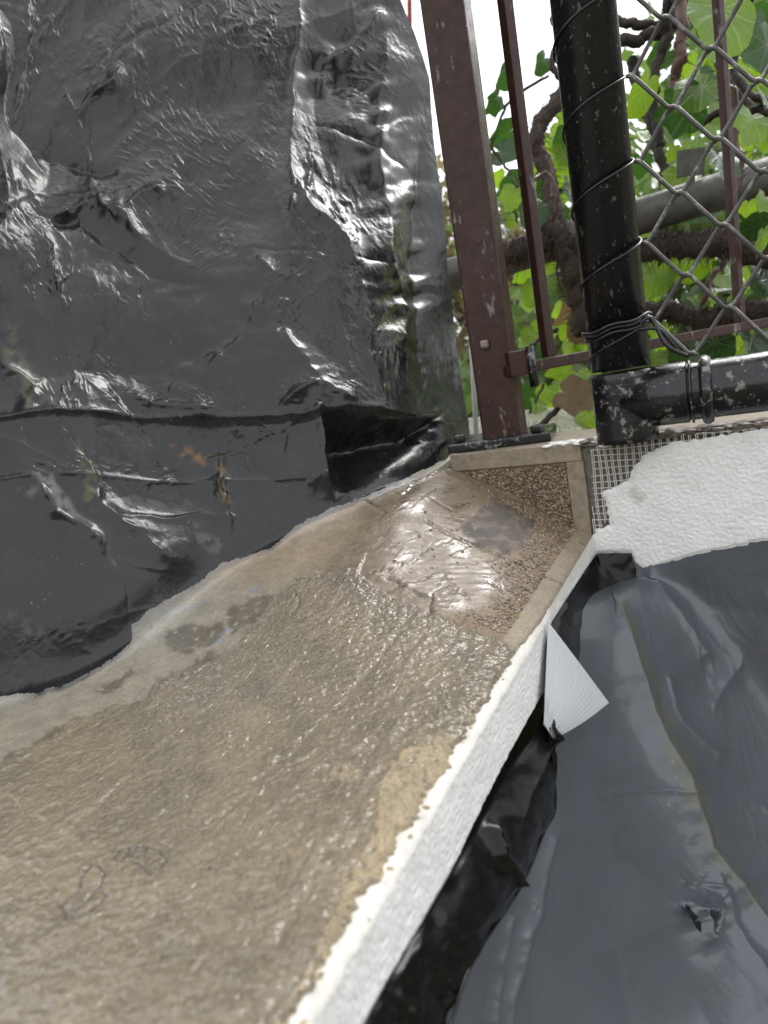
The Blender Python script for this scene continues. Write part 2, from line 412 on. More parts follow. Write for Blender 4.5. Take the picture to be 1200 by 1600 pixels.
# top coat
def top_coat():
    nx, ny = 430, 720
    ys = np.exp(np.linspace(math.log(.055), math.log(1.05), ny))
    xs = np.linspace(-.40, .0, nx)
    X, Y = np.meshgrid(xs, ys)
    X = X + 0.0
    # ragged outer edge: the last strip is pulled in and out
    edge = ss(-.012, 0, X)
    rag = (fbm(Y * 70, Y * 0 + 3, 4, 5) * .0060 + noise(Y * 340, Y * 0, 9) * .0016 - .0035) * (1 - ss(.33, .38, Y))
    X = X + edge * rag
    P = np.stack([X, Y, zA(X, Y)], -1)
    px, py = project(P)
    wx = px + 14 * fbm(px / 45, py / 45, 4, 31); wy = py + 14 * fbm(px / 45, py / 45, 4, 47)
    wx = wx + 5 * fbm(px / 11, py / 9, 3, 32); wy = wy + 5 * fbm(px / 11, py / 9, 3, 48)
    def inside(poly, soft=3.0): return ss(soft, -soft, poly_sd(wx, wy, poly))
    def inside_clean(poly, soft=2.0): return ss(soft, -soft, poly_sd(px + 2 * noise(px / 9, py / 9, 3), py, poly))
    # --- regions
    concrete = inside([(-400, 1400), (-100, 1245), (0, 1198), (45, 1170), (125, 1125), (225, 1095), (240, 1070), (300, 1045), (350, 1030),
                       (380, 1000), (415, 950), (450, 915), (505, 900), (560, 885), (600, 840), (640, 760), (700, 720), (700, 600), (-400, 700)])
    panel = inside_clean([(700, 735), (925, 830), (960, 800), (960, 860), (830, 1030), (800, 1012), (690, 968), (600, 930), (560, 900), (575, 850), (640, 760)])
    smear = inside([(490, 905), (525, 855), (570, 790), (625, 745), (700, 738), (762, 775), (760, 800), (735, 850), (800, 905), (760, 950), (690, 962), (600, 945), (530, 920)], 24)
    darkp = inside([(752, 792), (765, 782), (800, 788), (838, 815), (830, 835), (806, 868), (790, 872), (750, 850), (716, 826), (745, 808)], 3)
    margin = ss(27, 23, line_d(px, py, [(1010, 720), (925, 835), (812, 1006)])) * panel
    joint = ss(5, 3, line_d(px, py, [(928, 838), (860, 950), (815, 1012)]))
    dry = inside([(690, 1150), (735, 1165), (640, 1310), (570, 1410), (500, 1520), (480, 1520), (520, 1430), (560, 1350), (585, 1290), (590, 1225), (640, 1160)], 9)
    dry = np.maximum(dry, .7 * inside([(520, 1195), (560, 1200), (570, 1225), (540, 1230), (515, 1215)], 6))
    dampst = np.maximum.reduce([inside([(258, 990), (300, 972), (345, 975), (350, 990), (330, 1010), (300, 1022), (268, 1018)], 4),
                        inside([(365, 945), (415, 930), (445, 930), (400, 975), (360, 990), (350, 965)], 4),
                        inside([(245, 1060), (330, 1020), (350, 1030), (300, 1060), (240, 1085)], 4),
                        inside([(150, 1075), (205, 1043), (210, 1055), (165, 1085)], 4),
                        inside([(50, 1155), (122, 1122), (125, 1132), (60, 1172)], 4), inside([(0, 1185), (30, 1175), (25, 1192), (0, 1195)], 3)])
    mortar = (1 - concrete) * (1 - panel)
    dry = dry * ss(-.42, -.12, fbm(px / 16, py / 14, 4, 301) - .35 * ss(20, -5, np.abs(poly_sd(px, py, [(690, 1150), (735, 1165), (640, 1310), (570, 1410), (500, 1520), (480, 1520), (520, 1430), (560, 1350), (585, 1290), (590, 1225), (640, 1160)]))))
    # --- colour
    wet = np.array([.202, .166, .108]); wet2 = np.array([.142, .118, .080]); warm = np.array([.255, .204, .128])
    k = ss(-.25, .35, fbm(px / 160, py / 160, 4, 71))[..., None]
    C = wet * (1 - k) + warm * k
    k2 = (ss(.05, .5, fbm(px / 70, py / 70, 4, 90)) * .6)[..., None]; C = C * (1 - k2) + wet2 * k2
    con = np.array([.245, .220, .172]) * (1 + .22 * fbm(px / 30, py / 20, 4, 12) + .16 * fbm((px + py) / 30, (py - px * .5) / 4, 3, 402))[..., None]
    C = C * (1 - concrete[..., None]) + con * concrete[..., None]
    far = (ss(960, 860, py) * concrete)[..., None]
    C = C * (1 - far) + np.array([.27, .215, .145]) * (1 + .3 * fbm(px / 18, py / 9, 3, 13))[..., None] * far
    dampst = dampst * ss(-.35, -.2, fbm(px / 12, py / 8, 4, 401)); ds = (dampst * concrete * .85)[..., None]; C = C * (1 - ds) + np.array([.105, .09, .066]) * ds
    pan = np.array([.19, .135, .08]); C = C * (1 - panel[..., None]) + pan * panel[..., None]
    sm = (smear * .9)[..., None]; C = C * (1 - sm) + np.array([.175, .135, .095]) * (1 + .3 * fbm(px / 40, py / 12, 3, 22))[..., None] * sm
    C = C * (1 - margin[..., None]) + np.array([.28, .23, .165]) * (1 + .15 * noise(px / 5, py / 5, 2))[..., None] * margin[..., None]
    darkp = darkp * (.55 + .45 * ss(-.3, .1, fbm(px / 22, py / 12, 4, 501))); dp = darkp[..., None]; C = C * (1 - dp) + np.array([.070, .058, .048]) * dp
    C = C * (1 - joint[..., None] * .7) + np.array([.12, .115, .095]) * joint[..., None] * .7
    dr = (dry * (mortar > .3) * .85)[..., None]; C = C * (1 - dr) + np.array([.42, .335, .21]) * dr
    # --- relief (metres)
    s = 1 / .0032
    q = noise(X * s + .6 * noise(X * 200, Y * 200, 4), Y * s * .8, 14); q2 = noise(X * s * 2.1, Y * s * 1.9, 15)
    worm = (1 - np.abs(q) * 2) * .6 + q2 * .5
    coarse = fbm(X * 60, Y * 60, 3, 16)
    H = mortar * (worm * .00015 + coarse * .0006 + fbm(X * 25, Y * 14, 3, 8) * .0010)
    H += mortar * ss(.45, .62, fbm(px / 20, py / 14, 3, 77)) * .0010
    H += mortar * .0016 + dry * mortar * (fbm(X * 240, Y * 240, 4, 17) * .0022 + .0008)
    # thick torn lip of mortar where it meets the concrete and the panel
    lip = ss(18, 0, np.abs(poly_sd(wx, wy, [(505, 900), (600, 905), (690, 965), (800, 1012), (760, 1100), (450, 1200), (225, 1095), (300, 1045), (380, 1000), (450, 915)]))) * ss(-.2, .4, fbm(px / 25, py / 25, 3, 41))
    H += lip * .0014 * (1 + fbm(X * 260, Y * 260, 3, 19))
    H += smear * (fbm(X * 30 + Y * 60, Y * 220 - X * 150, 3, 28) * .0004) + ss(25, -25, poly_sd(wx, wy, [(520, 905), (555, 860), (600, 800), (650, 752), (700, 745), (750, 790), (800, 905), (760, 950), (690, 962), (600, 945), (540, 925)])) * panel * .0014 * ss(850, 950, py)
    H += darkp * (.0007 + fbm(X * 120, Y * 120, 3, 81) * .0006)
    H += concrete * (fbm(X * 90, Y * 50, 4, 29) * .0007 + noise((X + Y * .3) * 600, Y * 60, 3) * .00012)
    H -= dampst * .0005
    # trowel lines
    for pts, wdt, amp in (([(0, 1372), (140, 1262), (255, 1180), (350, 1100), (420, 1045)], 5, .0004),
                          ([(-60, 1180), (60, 1100), (110, 1080), (200, 1050), (290, 1015), (380, 975)], 3, .0006),
                          ([(0, 1165), (60, 1135), (160, 1085)], 3, .0006),
                          ([(560, 870), (640, 845), (700, 800)], 3, .0005), ([(590, 900), (640, 850), (655, 820)], 2.5, .0005),
                          ([(520, 930), (700, 955)], 3, .0005), ([(610, 790), (700, 775), (730, 770)], 3, .0006)):
        g = ss(wdt, 0, line_d(px + 3 * noise(px / 12, py / 12, 88), py + 3 * noise(px / 12, py / 12, 89), pts)) * ss(-.3, .2, noise(px / 30, py / 30, 90)); H += g * amp
        gl = (g * .2)[..., None]; C = C * (1 - gl) + np.array([.34, .29, .21]) * gl
    rt = random.Random(9)
    for _ in range(16):                       # long soft strokes of the float, along the wall
        x_, y0_ = -rt.uniform(.02, .30), rt.uniform(.10, .40); L_ = rt.uniform(.06, .22)
        dd = line_d(X + .002 * noise(Y * 40, X * 0, 7), Y, [(x_, y0_), (x_ + rt.uniform(-.015, .015), y0_ + L_)])
        g = ss(.0035, 0, dd) * mortar; H += g * rt.choice([.0006, -.0006, .0004]); gl = (g * .16)[..., None]
        C = C * (1 - gl) + np.array([.33, .285, .21]) * gl
    # cracks and scored loops (cut into the surface)
    cuts = [([(665, 813), (690, 828), (750, 856), (815, 882)], 2.2, .0016), ([(848, 900), (880, 912)], 1.6, .001), ([(905, 845), (918, 856)], 1.6, .001),
            ([(700, 920), (725, 930), (733, 938)], 1.6, .001), ([(455, 965), (466, 950), (468, 938), (462, 930)], 2.0, .0014), ([(606, 905), (640, 925), (675, 940)], 2.2, .0014),
            ([(675, 930), (672, 955), (678, 965)], 1.5, .001), ([(790, 800), (822, 825)], 1.3, .0007),
            ([(95, 1422), (112, 1405), (125, 1398), (128, 1376), (146, 1354), (160, 1360), (164, 1372), (158, 1392), (148, 1400), (112, 1440), (105, 1445), (106, 1430), (95, 1422)], 3.0, .0011),
            ([(158, 1400), (170, 1404), (140, 1432), (118, 1442)], 2.4, .0009),
            ([(182, 1345), (190, 1332), (206, 1328), (200, 1344), (188, 1352), (182, 1345)], 2.6, .0010), ([(206, 1342), (216, 1328), (232, 1330), (226, 1342)], 2.4, .0009),
            ([(236, 1330), (250, 1334), (262, 1348), (252, 1364), (236, 1366)], 2.4, .0008), ([(210, 1352), (225, 1362)], 2.2, .0008)]
    rs = random.Random(44)
    for _ in range(26):                       # fine scratches left by the float
        x_, y_ = rs.uniform(570, 800), rs.uniform(770, 940); L_ = rs.uniform(15, 55); a_ = rs.gauss(-.45, .25) if rs.random() < .7 else rs.gauss(.45, .2)
        cuts.append(([(x_, y_), (x_ + L_ * math.cos(a_) * .5, y_ + L_ * math.sin(a_) * .5 + rs.uniform(-2, 2)), (x_ + L_ * math.cos(a_), y_ + L_ * math.sin(a_))], rs.uniform(1.0, 2.0), .0008))
    for pts, wdt, amp in cuts:
        wq = line_d(px + 2 * noise(px / 8, py / 8, 61), py + 2 * noise(px / 8, py / 8, 62), pts)
        g = ss(wdt, wdt * .25, wq); H -= g * amp
        gl = (g * .8)[..., None]; C = C * (1 - gl) + np.array([.040, .031, .022]) * gl
    # blue dashes left from a printed mesh strip
    for a, b, n in (((238, 962), (318, 943), 9), ((388, 924), (415, 917), 4), ((338, 1006), (356, 978), 4)):
        for i in range(n):
            t = (i + .2) / n; p0 = (a[0] + (b[0] - a[0]) * t, a[1] + (b[1] - a[1]) * t)
            g = ss(1.8, .7, line_d(px, py, [p0, (p0[0] + 4, p0[1] + 4 * (1 if i % 2 else -1))])) * .55
            C = C * (1 - g[..., None]) + np.array([.13, .25, .42]) * g[..., None]
    # --- wetness
    rough = .44 - .14 * mortar - .10 * ss(-.1, .5, fbm(px / 120, py / 120, 3, 33)) * mortar + .18 * dry
    rough = rough * (1 - smear) + (.30 + .25 * fbm(px / 30, py / 20, 3, 36)) * smear; rough = rough * (1 - darkp) + .62 * darkp
    coat = 1.0 * mortar + .85 * smear * ss(-.05, .4, fbm(px / 55, py / 30, 4, 35)) + .08 * concrete
    coat = np.clip(coat * (1 - dry) * (1 - darkp), 0, 1)
    bmp = .75 * mortar + .12 * concrete + .06 * smear + .3 * panel * (1 - smear)
    G = np.stack([rough, coat, np.clip(bmp * (1 - darkp * .6), .05, .8)], -1)
    H = H * (.12 + .88 * ss(0, -.014, X))
    # fold the outer lip down over the white face
    Z = P[..., 2] + H * (1 - ss(-.0012, 0, xs)[None, :] * 1.0) - ss(-.0015, 0, xs)[None, :] * .0015
    P[..., 2] = Z
    me = np_mesh('mortar_bed', P.reshape(-1, 3), grid_quads(nx, ny))
    col_attr(me, 'tint', np.clip(C, .01, .9).reshape(-1, 3)); col_attr(me, 'gloss', G.reshape(-1, 3))
    o = link('mortar_bed', me, M['screed'])
    o['label'] = 'wet sandy mortar bed on the wall top with trowel marks and scored loops'
    return part(o, ledge)
top_coat()

# pebbles of the exposed aggregate panel, on the ledge and on the riser
ICO = None
def pebble_mesh(name, pts, nrm, sizes, root, seed=0):
    bm = bmesh.new(); bmesh.ops.create_icosphere(bm, subdivisions=1, radius=1.0)
    v0 = np.array([v.co[:] for v in bm.verts]); f0 = np.array([[v.index for v in f.verts] for f in bm.faces]); bm.free()
    rng = np.random.RandomState(seed); n = len(pts)
    sc = sizes[:, None] * (np.array([1, .8, .62]) * (1 + .35 * (rng.rand(n, 3) - .5)))
    V = v0[None] * (1 + .18 * (rng.rand(n, len(v0), 1) - .5)) * sc[:, None]
    a = rng.rand(n) * 2 * np.pi; ca, sa = np.cos(a), np.sin(a)
    Nn = nrm / np.linalg.norm(nrm, axis=1)[:, None]
    ref = np.where(np.abs(Nn[:, 2:3]) > .9, np.array([[1., 0, 0]]), np.array([[0, 0, 1.]]))
    T = np.cross(Nn, ref); T /= np.linalg.norm(T, axis=1)[:, None]; B = np.cross(Nn, T)
    x = V[..., 0] * ca[:, None] - V[..., 1] * sa[:, None]; y = V[..., 0] * sa[:, None] + V[..., 1] * ca[:, None]
    W_ = pts[:, None] + x[..., None] * T[:, None] + y[..., None] * B[:, None] + V[..., 2:3] * Nn[:, None]
    Q = (f0[None] + (np.arange(n) * len(v0))[:, None, None]).reshape(-1, 3)
    pal = np.array([[.26, .19, .115], [.22, .155, .09], [.17, .12, .072], [.33, .26, .18], [.12, .09, .06], [.075, .06, .048], [.20, .165, .125], [.27, .195, .11]])
    c = pal[rng.randint(0, len(pal), n)] * (1 + .3 * (rng.rand(n, 1) - .5))
    me = np_mesh(name, W_.reshape(-1, 3), Q); col_attr(me, 'tint', np.repeat(c, len(v0), 0))
    o = link(name, me, M['stone'], None, False); o['kind'] = 'stuff'
    return part(o, root)
def top_pebbles():
    rng = np.random.RandomState(3); n = 17000
    X = -rng.rand(n) * .23; Y = .30 + rng.rand(n) * .32
    P = np.stack([X, Y, zA(X, Y)], -1); px, py = project(P)
    sd = poly_sd(px, py, [(722, 745), (912, 822), (800, 996), (690, 960), (640, 935), (600, 905), (640, 800)])
    md = line_d(px, py, [(1010, 720), (925, 835), (812, 1006)])
    smear = poly_sd(px + 8 * noise(px / 20, py / 20, 5), py, [(520, 905), (555, 860), (600, 800), (650, 752), (715, 740), (762, 770), (835, 815), (806, 872), (765, 880), (770, 930), (700, 958), (600, 945)])
    keep = (sd < -2) & (md > 27) & ((smear > 0) | (rng.rand(n) < .03)) & (Y < YB - .002)
    P = P[keep]; P[:, 2] += .0001
    h = 1e-3; dzx = (zA(P[:, 0] + h, P[:, 1]) - zA(P[:, 0] - h, P[:, 1])) / (2 * h)
    N = np.stack([-dzx, 0 * dzx, np.ones_like(dzx)], -1)
    o = pebble_mesh('exposed_pebbles', P, N, .0008 + .0009 * rng.rand(len(P)), ledge, 5)
top_pebbles()

# ------------------------------------------------------------------ raised return wall at the end
TH = math.radians(5.0); BD = np.array([math.cos(TH), -math.sin(TH), 0]); BN = np.array([-math.sin(TH), -math.cos(TH), 0])  # along, outward
B0 = np.array([0.0, YB, 0.0])
def on_B(px, py, off=0.0):                    # pixel -> point on the front plane (offset outwards)
    d = ray(px, py); o = B0 + BN * off
    t = ((o - CAM) @ BN) / (d @ BN); return CAM + d * t
def Bp(s, z, off=0.0): return B0 + BD * s + np.array([0, 0, z]) + BN * off
ret = empty('return_wall', Bp(.1, -.95, -.1))
tag(ret, 'raised end wall with pebble riser, torn glass fibre mesh and white textured render', 'wall')
def slab(name, s0, s1, z0, z1, o0, o1, mat, root, bev=.001):
    c = Bp((s0 + s1) / 2, (z0 + z1) / 2, (o0 + o1) / 2)
    return part(box(name, c, (s1 - s0, abs(o1 - o0), z1 - z0), mat, None, -TH, bev), root)
slab('wall_core', -.118, .75, -.03, ZB - .004, -.088, -.004, M['adhesive'], ret, .002)
slab('wall_base', -.10, .75, -.95, -.0302, -.085, -.05, M['core'], ret, .002)
slab('coping', -.118, .75, ZB - .0035, ZB, -.088, -.003, M['margin'], ret, .001)
# riser: smooth margins with a recessed pebble field between
slab('smooth_margin', -.1175, -.001, .062, ZB + .001, -.0035, .001, M['margin'], ret, .0008)
slab('smooth_margin', -.014, .0, -.004, .0618, -.0035, .0012, M['margin'], ret, .0008)
slab('riser_field', -.1175, -.0142, -.004, .0617, -.0036, -.0006, M['matrix'], ret, .0004)
rng = np.random.RandomState(8); n = 2600
s_ = -.115 + rng.rand(n) * .100; z_ = rng.rand(n) * .0605
kp = z_ > zA(s_, np.full(n, YB)) - .002; s_, z_ = s_[kp], z_[kp]
Pp = B0 + BD * s_[:, None] + np.array([0, 0, 1.0]) * z_[:, None] - BN * .0006
pebble_mesh('riser_pebbles', Pp, np.repeat(BN[None], len(Pp), 0), (.0009 + .0011 * rng.rand(len(Pp))), ret, 9)

# white render on the return wall
def return_render():
    nu, nv = 560, 320
    s = np.linspace(-.004, .34, nu); z = np.linspace(-.075, ZB + .002, nv)
    Sg, Zg = np.meshgrid(s, z)
    P = B0 + BD * Sg[..., None] + np.array([0, 0, 1.0]) * Zg[..., None] + BN * .0012
    px, py = project(P)
    poly = [(926, 838), (932, 826), (955, 820), (950, 808), (945, 780), (938, 768), (955, 764), (985, 748), (990, 728), (1010, 708), (1030, 700), (1048, 692),
            (1080, 688), (1130, 680), (1200, 668), (1500, 620), (1500, 770), (1200, 845), (1172, 848), (1168, 852), (1090, 866), (1004, 893), (990, 880), (984, 864), (926, 866)]
    jx = px + 4.5 * fbm(px / 11, py / 11, 3, 5); jy = py + 4.5 * fbm(px / 11, py / 11, 3, 6)
    cut = poly_sd(px, py, [(1500, 770), (1200, 845), (1172, 848), (1168, 852), (1090, 866), (1004, 893), (990, 880), (984, 864), (926, 866), (900, 1200), (1500, 1200)])
    sd = np.maximum(poly_sd(jx, jy, poly), -cut)
    q = noise(Sg * 360 + .8 * noise(Sg * 110, Zg * 110, 3), Zg * 360, 41); q2 = noise(Sg * 520, Zg * 480, 42)
    tex = ss(-.5, .5, q) * .00036 + q2 * .00022 + fbm(Sg * 40, Zg * 40, 3, 44) * .0006
    h = .0014 * ss(0, -7, sd) + tex * ss(0, -14, sd)
    P = P + BN * h[..., None]
    C = np.ones(P.shape) * np.array([.83, .825, .80])
    dirt = ss(12, 0, line_d(jx, jy, [(990, 766), (998, 782), (1004, 775)])) * .8 + ss(5, 0, np.abs(sd)) * .35 * ss(.0, .4, fbm(px / 14, py / 14, 3, 8))
    dirt = np.maximum(dirt, .8 * ss(.66, .76, noise(px / 7, py / 7, 71)) * ss(.15, .4, fbm(px / 60, py / 60, 2, 72)))
    dirt = np.maximum(dirt, .28 * ss(.1, .6, fbm(px / 70, py / 45, 4, 73)))
    C = C * (1 - dirt[..., None] * .6) + np.array([.36, .33, .26]) * dirt[..., None] * .6
    Q = grid_quads(nu, nv); ok = (sd.ravel()[Q] < .5).all(1); Q = Q[ok]
    V, Q, C = compact(P.reshape(-1, 3), Q, C.reshape(-1, 3))
    me = np_mesh('white_render', V, Q); col_attr(me, 'tint', C)
    o = link('white_render', me, M['white']); o['label'] = 'white stippled render with a ragged left edge'
    part(o, ret)
return_render()
# glass fibre mesh threads
def fibre_mesh():
    V, Fc = [], []
    poly = [(922, 700), (945, 690), (1060, 672), (1200, 650), (1500, 600), (1500, 700), (1060, 700), (1000, 740), (960, 800), (935, 840), (926, 834)]
    def run(pts):
        pp = np.array(pts); a, b = project(pp)
        ins = poly_sd(a, b, poly) < 0
        seg = []
        for p, k in zip(pp, ins):
            if k: seg.append(p)
            else:
                if len(seg) > 2: tube_data(seg, .00042, 4, True, V, Fc)
                seg = []
        if len(seg) > 2: tube_data(seg, .00042, 4, True, V, Fc)
    step = .0052
    for i in range(70):
        s = -.003 + i * step
        for e in (-.0007, .0007):
            run([Bp(s + e + .0005 * math.sin(z * 90 + i), z, .0003 + .0003 * (1 if (j + i) % 2 else -1)) for j, z in enumerate(np.arange(-.01, ZB + .001, step / 2))])
    for j in range(18):
        z = -.008 + j * step
        run([Bp(s, z + .0006 * math.sin(s * 70 + j), .0003 + .0003 * (-1 if (j + i) % 2 else 1)) for i, s in enumerate(np.arange(-.003, .36, step / 2))])
    o = mesh_from('fibre_mesh', V, Fc, M['thread']); o['kind'] = 'stuff'; part(o, ret)
fibre_mesh()
# crumbs, splashes and torn membrane on top of the return wall
def lumps(name, spots, mat, root, seed=0):
    rng = random.Random(seed); bm = bmesh.new()
    for (p, r, flat) in spots:
        m = Matrix.Translation(tuple(p)) @ Matrix.Rotation(rng.random() * 6, 4, 'Z') @ Matrix.Diagonal((r * (1 + rng.random() * .8), r, r * flat, 1))
        g = bmesh.ops.create_icosphere(bm, subdivisions=2, radius=1.0, matrix=m)
        for v in g['verts']: v.co += Vector((rng.uniform(-1, 1), rng.uniform(-1, 1), rng.uniform(-1, 1) * flat)) * r * .22
    me = bpy.data.meshes.new(name); bm.to_mesh(me); bm.free()
    o = link(name, me, mat); o['kind'] = 'stuff'; return part(o, root)
rr = random.Random(5)
lumps('mortar_crumbs', [(Bp(rr.uniform(.0, .3), ZB + .0006, -rr.uniform(.0, .012)), rr.uniform(.0012, .0045), .5) for _ in range(240)] +
      [(Bp(rr.uniform(.05, .34), ZB + .001, -rr.uniform(.002, .016)), rr.uniform(.003, .008), .45) for _ in range(70)], M['dirt'], ret, 1)
lumps('white_splash', [(Bp(rr.uniform(-.03, .06), ZB + .0002, -rr.uniform(.001, .02)), rr.uniform(.002, .006), .22) for _ in range(90)] +
      [(Bp(.022 + rr.uniform(-.008, .008), ZB - .001 + rr.uniform(-.002, .004), .0005), rr.uniform(.003, .0055), .6) for _ in range(9)], M['whitepaint'], ret, 2)

# white face along the ledge's outer side
def side_render():
    nu, nv = 700, 70
    ys = np.exp(np.linspace(math.log(.06), math.log(YB + .006), nu)); ts = np.linspace(0, 1, nv)
    Yg, Tg = np.meshgrid(ys, ts)
    zb = -.0375 - .004 * np.sin(ys * 17 + .5) + .0006 * fbm(ys * 120, ys * 0, 3, 4)
    ztop = -.0004 + zA(np.zeros_like(ys), ys)
    rag = 0 * ys
    Zg = ztop + rag + (zb - ztop - rag) * Tg
    q = noise(Yg * 330 + .5 * noise(Yg * 100, Zg * 100, 7), Zg * 300, 51)
    tex = (.5 - np.abs(q)) * .0006 + fbm(Yg * 60, Zg * 60, 3, 52) * .0006
    e = np.minimum(Tg / .05, (1 - Tg) / .04).clip(0, 1)
    Xg = -.004 + .0052 * np.sqrt(e) + tex * e
    inn = ss(.10, 0, Tg) ; Xg = np.where(Tg < .10, .0002 - .016 * (1 - Tg / .10) * (1 - ss(.34, .40, Yg)), Xg)
    Zg = np.where(Tg < .10, ztop[None] - .0007 - .0006 * (Tg / .10) ** 2, Zg)
    P = np.stack([Xg, Yg, Zg], -1)
    px, py = project(P)
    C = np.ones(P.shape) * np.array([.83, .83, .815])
    d = (np.maximum(ss(-.3, .4, fbm(px / 9, py / 9, 3, 3)) * ss(.25, .08, Tg) * .4, .45 * ss(.12, .09, Tg)))[..., None]  # patchy mortar residue; lip colour also darkened to offset light from above
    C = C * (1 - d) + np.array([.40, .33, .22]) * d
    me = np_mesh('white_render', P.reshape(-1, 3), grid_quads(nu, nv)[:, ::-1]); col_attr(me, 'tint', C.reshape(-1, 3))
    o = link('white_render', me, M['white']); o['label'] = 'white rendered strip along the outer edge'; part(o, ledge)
side_render()
# crusts of dried mortar on the outer edge
rr = random.Random(12); sp = []
for i in range(36):
    y = .105 + rr.random() ** 1.3 * .22
    sp.append(((rr.gauss(-.003, .003), y, .0010 + rr.uniform(-.001, .0005)), rr.uniform(.0004, .0010) * (1 if rr.random() > .06 else 1.8), .35))
MT_d = mat_simple('dry_mortar', (.37, .29, .18), .8, 0, .35, 160, .8, 500); M['dry'] = MT_d
lumps('dried_mortar_crust', sp, MT_d, ledge, 3)

# ------------------------------------------------------------------ sheets of plastic film
def crumple(px, py, n, seed, amp, lmin, lmax, region):
    rng = np.random.RandomState(seed); H = np.zeros(px.shape)
    x0, y0, x1, y1 = region
    for i in range(n):
        L = lmin * (lmax / lmin) ** rng.rand(); cx, cy = x0 + rng.rand() * (x1 - x0), y0 + rng.rand() * (y1 - y0)
        a = rng.rand() * np.pi; ca, sa = math.cos(a), math.sin(a); w = L * (.12 + .3 * rng.rand()); A = amp * (L / lmax) ** .9 * (rng.rand() * 2 - 1)
        m = (np.abs(px - cx) < L * 1.6) & (np.abs(py - cy) < L * 1.6)
        if not m.any(): continue
        dx, dy = px[m] - cx, py[m] - cy
        u = dx * ca + dy * sa; v = -dx * sa + dy * ca + .12 * L * np.sin(u / L * 2.3 + i)
        k = .25 + .75 * rng.rand()
        wv = np.where(v > 0, w, w * k)
        H[m] += A * np.exp(-(u / (L * .6)) ** 2) * np.exp(-np.sqrt(v * v + 1.5) / wv)
    return H
def facet(x, y, seed, ang=0.0):               # piecewise flat noise with sharp creases, like crumpled film
    rng = np.random.RandomState(seed); T = rng.rand(64, 64) * 2 - 1
    ca, sa = math.cos(ang), math.sin(ang); x, y = x * ca - y * sa, x * sa + y * ca
    q = (x + y) * .36602540378; i = np.floor(x + q); j = np.floor(y + q)
    # linear interpolation on the triangles of a jittered lattice
    X, Y = x + q - i, y + q - j
    i = i.astype(np.int64); j = j.astype(np.int64)
    h = lambda a, b: T[a & 63, b & 63]
    up = X > Y
    return np.where(up, h(i, j) + (h(i + 1, j) - h(i, j)) * X + (h(i + 1, j + 1) - h(i + 1, j)) * Y,
                    h(i, j) + (h(i, j + 1) - h(i, j)) * Y + (h(i + 1, j + 1) - h(i, j + 1)) * X)
def crush(px, py, seed, sizes, amps, stretch=1.5):
    H = 0
    for k, (sz, a) in enumerate(zip(sizes, amps)):
        wx = px + sz * .55 * fbm(px / sz / 1.3, py / sz / 1.3, 2, seed + k); wy = py + sz * .55 * fbm(px / sz / 1.3, py / sz / 1.3, 2, seed + k + 50)
        H = H + a * facet(wx / sz, wy / sz / stretch, seed + 3 * k, .5 + k * 1.1)
    return H
def build_sheet(name, PX, PY, D, H, mat, stain, keep=None):
    P = CAM + rays(PX, PY) * D[..., None]
    du = np.gradient(P, axis=1); dv = np.gradient(P, axis=0)
    N = np.cross(dv, du); N /= np.linalg.norm(N, axis=-1, keepdims=True) + 1e-12
    flip = ((CAM - P) * N).sum(-1, keepdims=True) < 0
    N = np.where(flip, -N, N)
    P = P + N * H[..., None]
    if keep is not None:                      # never sink into the ledge it lies on
        on = (P[..., 0] > -.37) & (P[..., 0] < .0) & (P[..., 1] < 1.05)
        P[..., 2] = np.where(on, np.maximum(P[..., 2], zA(P[..., 0], P[..., 1]) + .0028), P[..., 2])
    nv, nu = PX.shape
    V_, Q_, stain = P.reshape(-1, 3), grid_quads(nu, nv), stain.reshape(-1, 4)
    if keep is not None:
        Q_ = Q_[keep.ravel()[Q_].all(1)]; V_, Q_, stain = compact(V_, Q_, stain)
    me = np_mesh(name, V_, Q_)
    a = me.color_attributes.new('stain', 'FLOAT_COLOR', 'POINT'); a.data.foreach_set('color', stain.astype(np.float32).ravel())
    return link(name, me, mat), P
def add_stain(St, m, col):
    m = m[..., None]; St[..., :3] = np.where(m > .001, np.array(col) * np.ones(3), St[..., :3]); St[..., 3:] = np.maximum(St[..., 3:], m)

